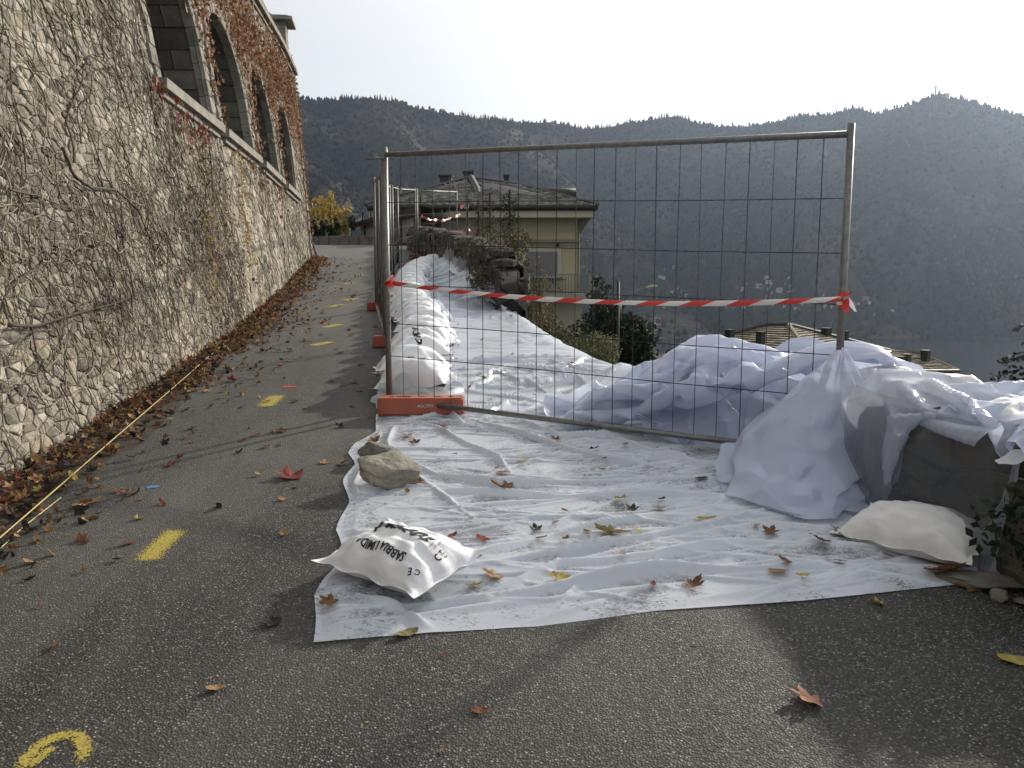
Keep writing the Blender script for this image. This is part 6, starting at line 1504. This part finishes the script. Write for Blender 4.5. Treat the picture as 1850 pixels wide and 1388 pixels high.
creeper_leaves('creeper_leaves', [(13.1-.15*k, SILLZ-.4-.28*k, .16, .16, .8) for k in range(6)]+[(10.2-.1*k, EYE+.9-.25*k, .2, .14, .35) for k in range(5)]+[(12.8, EYE-.05, .12, .3, .5), (12.6, EYE-.4, .1, .15, .5)], [('yellow', 4), ('tan', 3), ('green', 1.5), ('pink', 1)], 'yellow and tan creeper leaves trailing down the middle of the wall', 3, (.02, .045), 60)
creeper_leaves('creeper_leaves', [(10.8, EYE+1.2, .5, .35, 1.5), (9.4, EYE+.9, .25, .2, .6), (7.9, EYE+.4, .12, .1, .12), (8.6, EYE-.1, .15, .12, .15), (6.3, EYE+.3, .05, .05, .05), (11.4, EYE+.3, .5, .3, .5)], [('brown', 5), ('green', 2), ('dark', 3), ('red', .6)], 'clumps of withered brown creeper leaves on the lower wall', 4, (.025, .05), 60)
# ------------------------------------------------------------------ sprayed survey marks
def sprayed(name, col, pts, w, label, group=None, cat='paint mark'):
    t = NT(name+'_paint'); n = t.noise(140, 4, t.coord()); a = t.attr('fade'); n2 = t.voro(90, t.coord())
    fac = t.ramp(t.math('ADD', a, t.math('MULTIPLY', t.math('SUBTRACT', n, .5), 3.2)), [(.38, 0.0), (.66, .9)])
    c = t.mix(t.ramp(n2, [(.3, 0.0), (.8, .6)]), col, tuple(q*.55 for q in col)); p = t.pbr(c, .75, 0, None, .3); tr = t.node('ShaderNodeBsdfTransparent'); m = t.node('ShaderNodeMixShader'); t.l.new(fac, m.inputs[0]); t.l.new(tr.outputs[0], m.inputs[1]); t.l.new(p, m.inputs[2]); M_ = t.done(m.outputs[0])
    P_ = [Vector(q) for q in pts]; vs = []; fd = []; m_ = 9
    res = []
    for a_, b_ in zip(P_, P_[1:]):
        for k in range(6): res.append(a_.lerp(b_, k/6))
    res.append(P_[-1]); N = len(res)
    for i, q in enumerate(res):
        d = (res[min(i+1, N-1)]-res[max(i-1, 0)]).normalized(); s = Vector((-d.y, d.x, 0)); endf = min(1, min(i, N-1-i)/max(1, N*.10))
        for j in range(m_):
            f = (j/(m_-1)-.5)*2; x, y = q.x+s.x*f*w, q.y+s.y*f*w; vs.append((x, y, road_z(x, y)+.004 )); fd.append(max(0, (1-f*f)*endf)*.95)
    me = mesh_of(name, vs, grid_faces(N, m_), M_); at_ = me.attributes.new('fade', 'FLOAT', 'POINT'); at_.data.foreach_set('value', fd); return tag(obj(name, me), label, cat, group)
YEL = (.44, .36, .08)
sprayed('paint_mark', YEL, [G(262, 1018), G(285, 992), G(322, 958)], .075, 'yellow sprayed slash on the near asphalt left of the sheet')
sprayed('paint_mark', YEL, [G(478, 738), G(490, 726), G(502, 715)], .10, 'yellow sprayed slash midway along the road')
for k, (px, py) in enumerate(((582, 622), (600, 589), (607, 553), (634, 541), (631, 512), (648, 497))):
    p = G(px, py); sprayed('paint_mark', YEL, [p+Vector((-.10, -.16, 0)), p, p+Vector((.10, .16, 0))], .11, '%s small yellow mark in the line of marks up the road' % ['lowest', 'second', 'third', 'fourth', 'fifth', 'topmost'][k])
ring = [G(40+0, 1400), G(48, 1370), G(75, 1345), G(110, 1330), G(140, 1332), G(152, 1350), G(150, 1385)]
sprayed('paint_mark', YEL, ring, .030, 'sprayed yellow loop in the lower left corner of the photo'); sprayed('paint_mark', YEL, [G(50, 1392), G(75, 1372), G(100, 1352)], .022, 'short yellow slash inside the sprayed loop')
sprayed('paint_mark', (.10, .28, .55), [G(264, 884), G(276, 882), G(289, 881)], .03, 'small blue dot of paint near the string')
for k, (px, py, l) in enumerate(((523, 700, 'nearest small red paint spot on the road'), (584, 581, 'middle small red paint spot on the road'), (620, 517, 'farther small red paint spot on the road'), (627, 470, 'farthest red paint spot near the crest'))):
    p = G(px, py); sprayed('paint_mark', (.60, .06, .06), [p+Vector((-.07, 0, 0)), p, p+Vector((.07, .01, 0))], .05, l)
# ------------------------------------------------------------------ trees and shrubs
M_BARK = simple('bark', (.07, .055, .04), (.04, .032, .025), 8, .95, 0, .6, 40, .01)
M_LEAFD = leafmat('dark_evergreen', (.030, .045, .020), (.016, .026, .013)); M_LEAFG = leafmat('olive_green_foliage', (.075, .085, .035), (.045, .055, .024)); M_LEAFY = leafmat('golden_foliage', (.50, .35, .08), (.34, .24, .06)); M_LEAFB = leafmat('brown_hedge_foliage', (.10, .085, .045), (.06, .05, .03))
def foliage(name, centers, nleaf, size, m, parent, r, shape='leaf', orient=None):
    V = []; F = []; n = 0
    tot = sum(c[1]**2 for c in centers)
    for c, R_ in centers:
        k_ = int(nleaf*R_**2/tot)
        for k in range(k_):
            d = Vector((r.gauss(0, 1), r.gauss(0, 1), r.gauss(0, 1))).normalized()*R_*(r.random()**.45); p = c+Vector((d.x, d.y, d.z*.85)); s = size*r.uniform(.6, 1.4)
            a = Vector((r.gauss(0, 1), r.gauss(0, 1), r.gauss(0, 1))).normalized(); b = a.cross(Vector((r.gauss(0, 1), r.gauss(0, 1), r.gauss(0, 1)))).normalized()
            V += [tuple(p-a*s*.5), tuple(p+b*s*.32+a*s*.05), tuple(p+a*s*.6), tuple(p-b*s*.32+a*s*.08)]; F.append((n, n+1, n+2, n+3)); n += 4
    o = obj(name, mesh_of(name, V, F, m), parent); o['kind'] = 'stuff'; return o
def limbs(parent, targets, base, r, rad=.06, name='trunk', m=None):
    mb = MB(); tops = max(t_.z for t_ in targets); trunk = [base, base.lerp(Vector((base.x, base.y, tops)), .35)+Vector((r.uniform(-.1, .1), r.uniform(-.1, .1), 0)), Vector((base.x, base.y, tops*.85+base.z*.15))]
    mb.tube(trunk, [rad, rad*.7, rad*.25], 7)
    for t_ in targets:
        s_ = trunk[0].lerp(trunk[2], r.uniform(.25, .75)); mb.tube([s_, s_.lerp(t_, .5)+Vector((0, 0, .08)), t_], [rad*.4, rad*.25, rad*.08], 5, False)
    return obj(name, mb.mesh(name, m or M_BARK, True), parent)
def shrub(name, label, cat, loc, w, h, m, nleaf, size, seed, nblob=9, trunk=.05, group=None, base_h=.15, cone=False):
    r = random.Random(seed); t = empty(name, loc, 0, label, cat, group); cs = []
    for k in range(nblob):
        f = (k+.5)/nblob; z = h*(base_h+(1-base_h)*f); ww = w*((1-f)**.7 if cone else math.sin(math.pi*min(.97, f*.85+.12))); a = r.uniform(0, 6.28)
        q = r.random()**.5*ww*.55; cs.append((Vector((q*math.cos(a), q*math.sin(a), z)), max(.18*w, ww*.45*r.uniform(.7, 1.2))))
    foliage('crown', cs, nleaf, size, m, t, r); limbs(t, [c[0] for c in cs], Vector((0, 0, -.3)), r, trunk); return t
def tpos(px, py, Y): p = at(px, py, Y); return p
shrub('golden_tree', 'golden-yellow autumn tree at the end of the road beside the wall', 'tree', tpos(598, 440, 40), 1.35, 2.5, M_LEAFY, 620, .17, 3, 14, .06)
shrub('bare_tree', 'half-bare brownish tree left of the golden one', 'tree', tpos(567, 440, 41), 1.0, 2.6, M_LEAFB, 420, .12, 4, 9, .05)
for k, (px, w, h, l) in enumerate(((566, .42, 1.15, 'left dark clipped cypress under the golden tree'), (583, .42, 1.1, 'middle dark clipped cypress under the golden tree'), (605, .50, 1.25, 'right dark clipped cypress under the golden tree'))):
    shrub('small_cypress', l, 'tree', tpos(px, 441, 38.5), w, h, M_LEAFD, 700, .10, 20+k, 9, .04, None, .05, False)
shrub('green_bush', 'green bush at the corner of the dark pavilion', 'shrub', tpos(636, 420, 39), .5, .8, M_LEAFG, 300, .12, 31, 6, .03)
shrub('yellow_bush', 'yellowish bush right under the golden tree', 'shrub', tpos(622, 441, 38.6), .45, 1.1, leafmat('mustard_foliage', (.30, .24, .05), (.18, .15, .04)), 420, .11, 32, 7, .03)
# railing across the road end
mb = MB(); mb.tube([at(568, 437, 37), at(625, 425, 37)], .03, 6); tag(mb.build('barrier_pole', M_GALV), 'pale pole laid aslant across the road end under the golden tree', 'pole')
part_p = MB(); part_p.tube([at(632, 436, 37.2), at(632, 412, 37.2)], .05, 6); tag(part_p.build('white_post', M_CONC), 'short white post right of the golden tree', 'post')
# dark yews and shrubs below the house
for k, (px, py, Y, w, h, l) in enumerate(((1080, 700, 34, 1.7, 4.6, 'tall dark yew beside the lower wall of the cream house'), (1112, 700, 30, 1.3, 3.2, 'dark shrub left of the street lamp'), (1140, 700, 29, 1.6, 2.6, 'dark bushy shrub right of the street lamp'))):
    shrub('dark_yew', l, 'shrub', tpos(px, py, Y), w, h, M_LEAFD, 3800, .13, 40+k, 14, .08)
shrub('variegated_bush', 'pale-edged hedge slope below the house corner', 'shrub', tpos(1075, 690, 24), 1.1, 1.5, leafmat('pale_edged_foliage', (.26, .26, .15), (.10, .11, .05)), 2600, .07, 50, 10, .05)
shrub('overgrown_shrub', 'overgrown brownish shrub against the lower house wall', 'shrub', tpos(985, 690, 20), 1.0, 1.9, M_LEAFB, 3000, .06, 51, 12, .05)
shrub('tangled_shrub', 'loose olive shrub growing behind the broken parapet end', 'shrub', tpos(950, 660, 16), .55, 2.1, M_LEAFG, 1700, .045, 52, 12, .03)
shrub('tangled_shrub', 'thin leafy shrub reaching up in front of the window', 'shrub', tpos(975, 640, 16.5), .45, 2.0, leafmat('autumn_mixed', (.22, .15, .07), (.12, .10, .05)), 420, .05, 53, 12, .025)
shrub('low_shrub', 'low olive shrub at the sheet edge under the balcony', 'shrub', tpos(1010, 680, 15), .8, .9, M_LEAFG, 1600, .05, 54, 8, .03)
# stakes with ivy behind the parapet
for k, (px, y0, y1, Y, iv, l) in enumerate(((846, 440, 352, 28, 0, 'thin dark stake tied with tapes at the far parapet'), (866, 442, 360, 24, 500, 'first ivy-wrapped stake behind the parapet'), (887, 446, 348, 22, 420, 'second stake with hanging ivy behind the parapet'), (923, 450, 343, 18.5, 600, 'dark ivy-covered stake nearest the parapet end'), (800, 430, 380, 30, 0, 'short thin stake behind the far panel'), (785, 432, 382, 30, 0, 'shorter thin stake left behind the far panel'))):
    a, b = at(px, y0+20, Y), at(px-2, y1, Y); t = empty('ivy_stake', a, 0, l, 'stake'); mb = MB(); mb.tube([Vector((0, 0, -.5)), b-a], .028, 6); obj('stake', mb.mesh('stake', M_BARK), t)
    if iv: r = random.Random(60+k); foliage('ivy', [((b-a)*f+Vector((r.uniform(-.06, .06), 0, 0)), .16+.07*r.random()) for f in np.linspace(.15, .85, 9)], iv, .055, M_LEAFB if k < 3 else M_LEAFD, t, r)
r = random.Random(71); t = empty('parapet_ivy', (xe(14.5)-.2, 14.5, g(14.5)+.6), 0, 'ivy spilling over the near end of the broken parapet', 'ivy')
foliage('leaves', [(Vector((r.uniform(-.35, .45), (q-3)*.45+r.uniform(-.2, .2), r.uniform(-.3, .4))), .32) for q in range(14)], 4600, .055, M_LEAFB, t, r)
mb = MB()
for q in range(24): p = Vector((r.uniform(-.3, .4), r.uniform(-2.2, 2.5), -.2)); mb.tube([p, p+Vector((r.uniform(-.2, .2), r.uniform(-.3, .3), .5)), p+Vector((r.uniform(-.3, .3), r.uniform(-.5, .5), .8))], .006, 4, False)
obj('stems', mb.mesh('stems', M_BARK), t)
# the ivy-clad bank in the lower right corner
r = random.Random(72); t = empty('ivy_bank', (2.55, 2.6, g(2.6)+.3), 0, 'dark ivy covering the low wall in the lower right corner', 'ivy')
foliage('leaves', [(Vector((xe(.7+q*.12)-2.55+r.uniform(-.08, .24), -1.9+q*.12, r.uniform(-.22, .26)+.083*(-1.9+q*.12))), .24) for q in range(22)], 6500, .045, M_LEAFD, t, r)
# conifer at the right
def conifer(loc, h, label, seed, w=2.6, bare=.12, n=230, m=M_LEAFD):
    r = random.Random(seed); t = empty('conifer', loc, 0, label, 'tree'); mb = MB(); mb.tube([(0, 0, 0), (0, 0, h*.6), (0, 0, h)], [.22, .12, .02], 8); obj('trunk', mb.mesh('trunk', M_BARK, True), t)
    bb = MB(); V = []; F = []; k4 = 0
    for k in range(n):
        f = bare+(1-bare)*(k+.5)/n; z = h*f; L = w*(1-f)**.75*r.uniform(.65, 1.15)+.15; a = k*2.399+r.uniform(-.3, .3); d = Vector((math.cos(a), math.sin(a), 0)); pts = [Vector((0, 0, z)), d*L*.5+Vector((0, 0, z+.10*L)), d*L+Vector((0, 0, z-.10*L))]
        bb.tube(pts, [.03, .02, .006], 4, False); ns = int(L/.10)
        for s in range(ns):
            q = (s+.5)/ns; p = pts[0].lerp(pts[1], q*2) if q < .5 else pts[1].lerp(pts[2], q*2-1)
            if q < .15: continue
            for e in range(7):
                sd = d.cross(Vector((0, 0, 1)))*r.choice((-1, 1)); v = (sd*r.uniform(.4, 1)+d*r.uniform(.1, .7)+Vector((0, 0, r.uniform(-.5, .25)))).normalized(); l = (.10+.26*(1-q))*r.uniform(.5, 1.1); u = v.cross(Vector((r.gauss(0, 1), r.gauss(0, 1), r.gauss(0, 1)))).normalized()*.03
                o_ = p+Vector((r.gauss(0, .03), r.gauss(0, .03), r.gauss(0, .03)))
                V += [tuple(o_), tuple(o_+v*l*.5+u), tuple(o_+v*l), tuple(o_+v*l*.5-u)]; F.append((k4, k4+1, k4+2, k4+3)); k4 += 4
    obj('branches', bb.mesh('branches', M_BARK), t)['kind'] = 'stuff'; obj('needles', mesh_of('needles', V, F, m), t)['kind'] = 'stuff'; return t
conifer((9.25, 11.8, -4.6), 9.3, 'dark conifer whose branches reach in at the right edge', 81, 3.2)
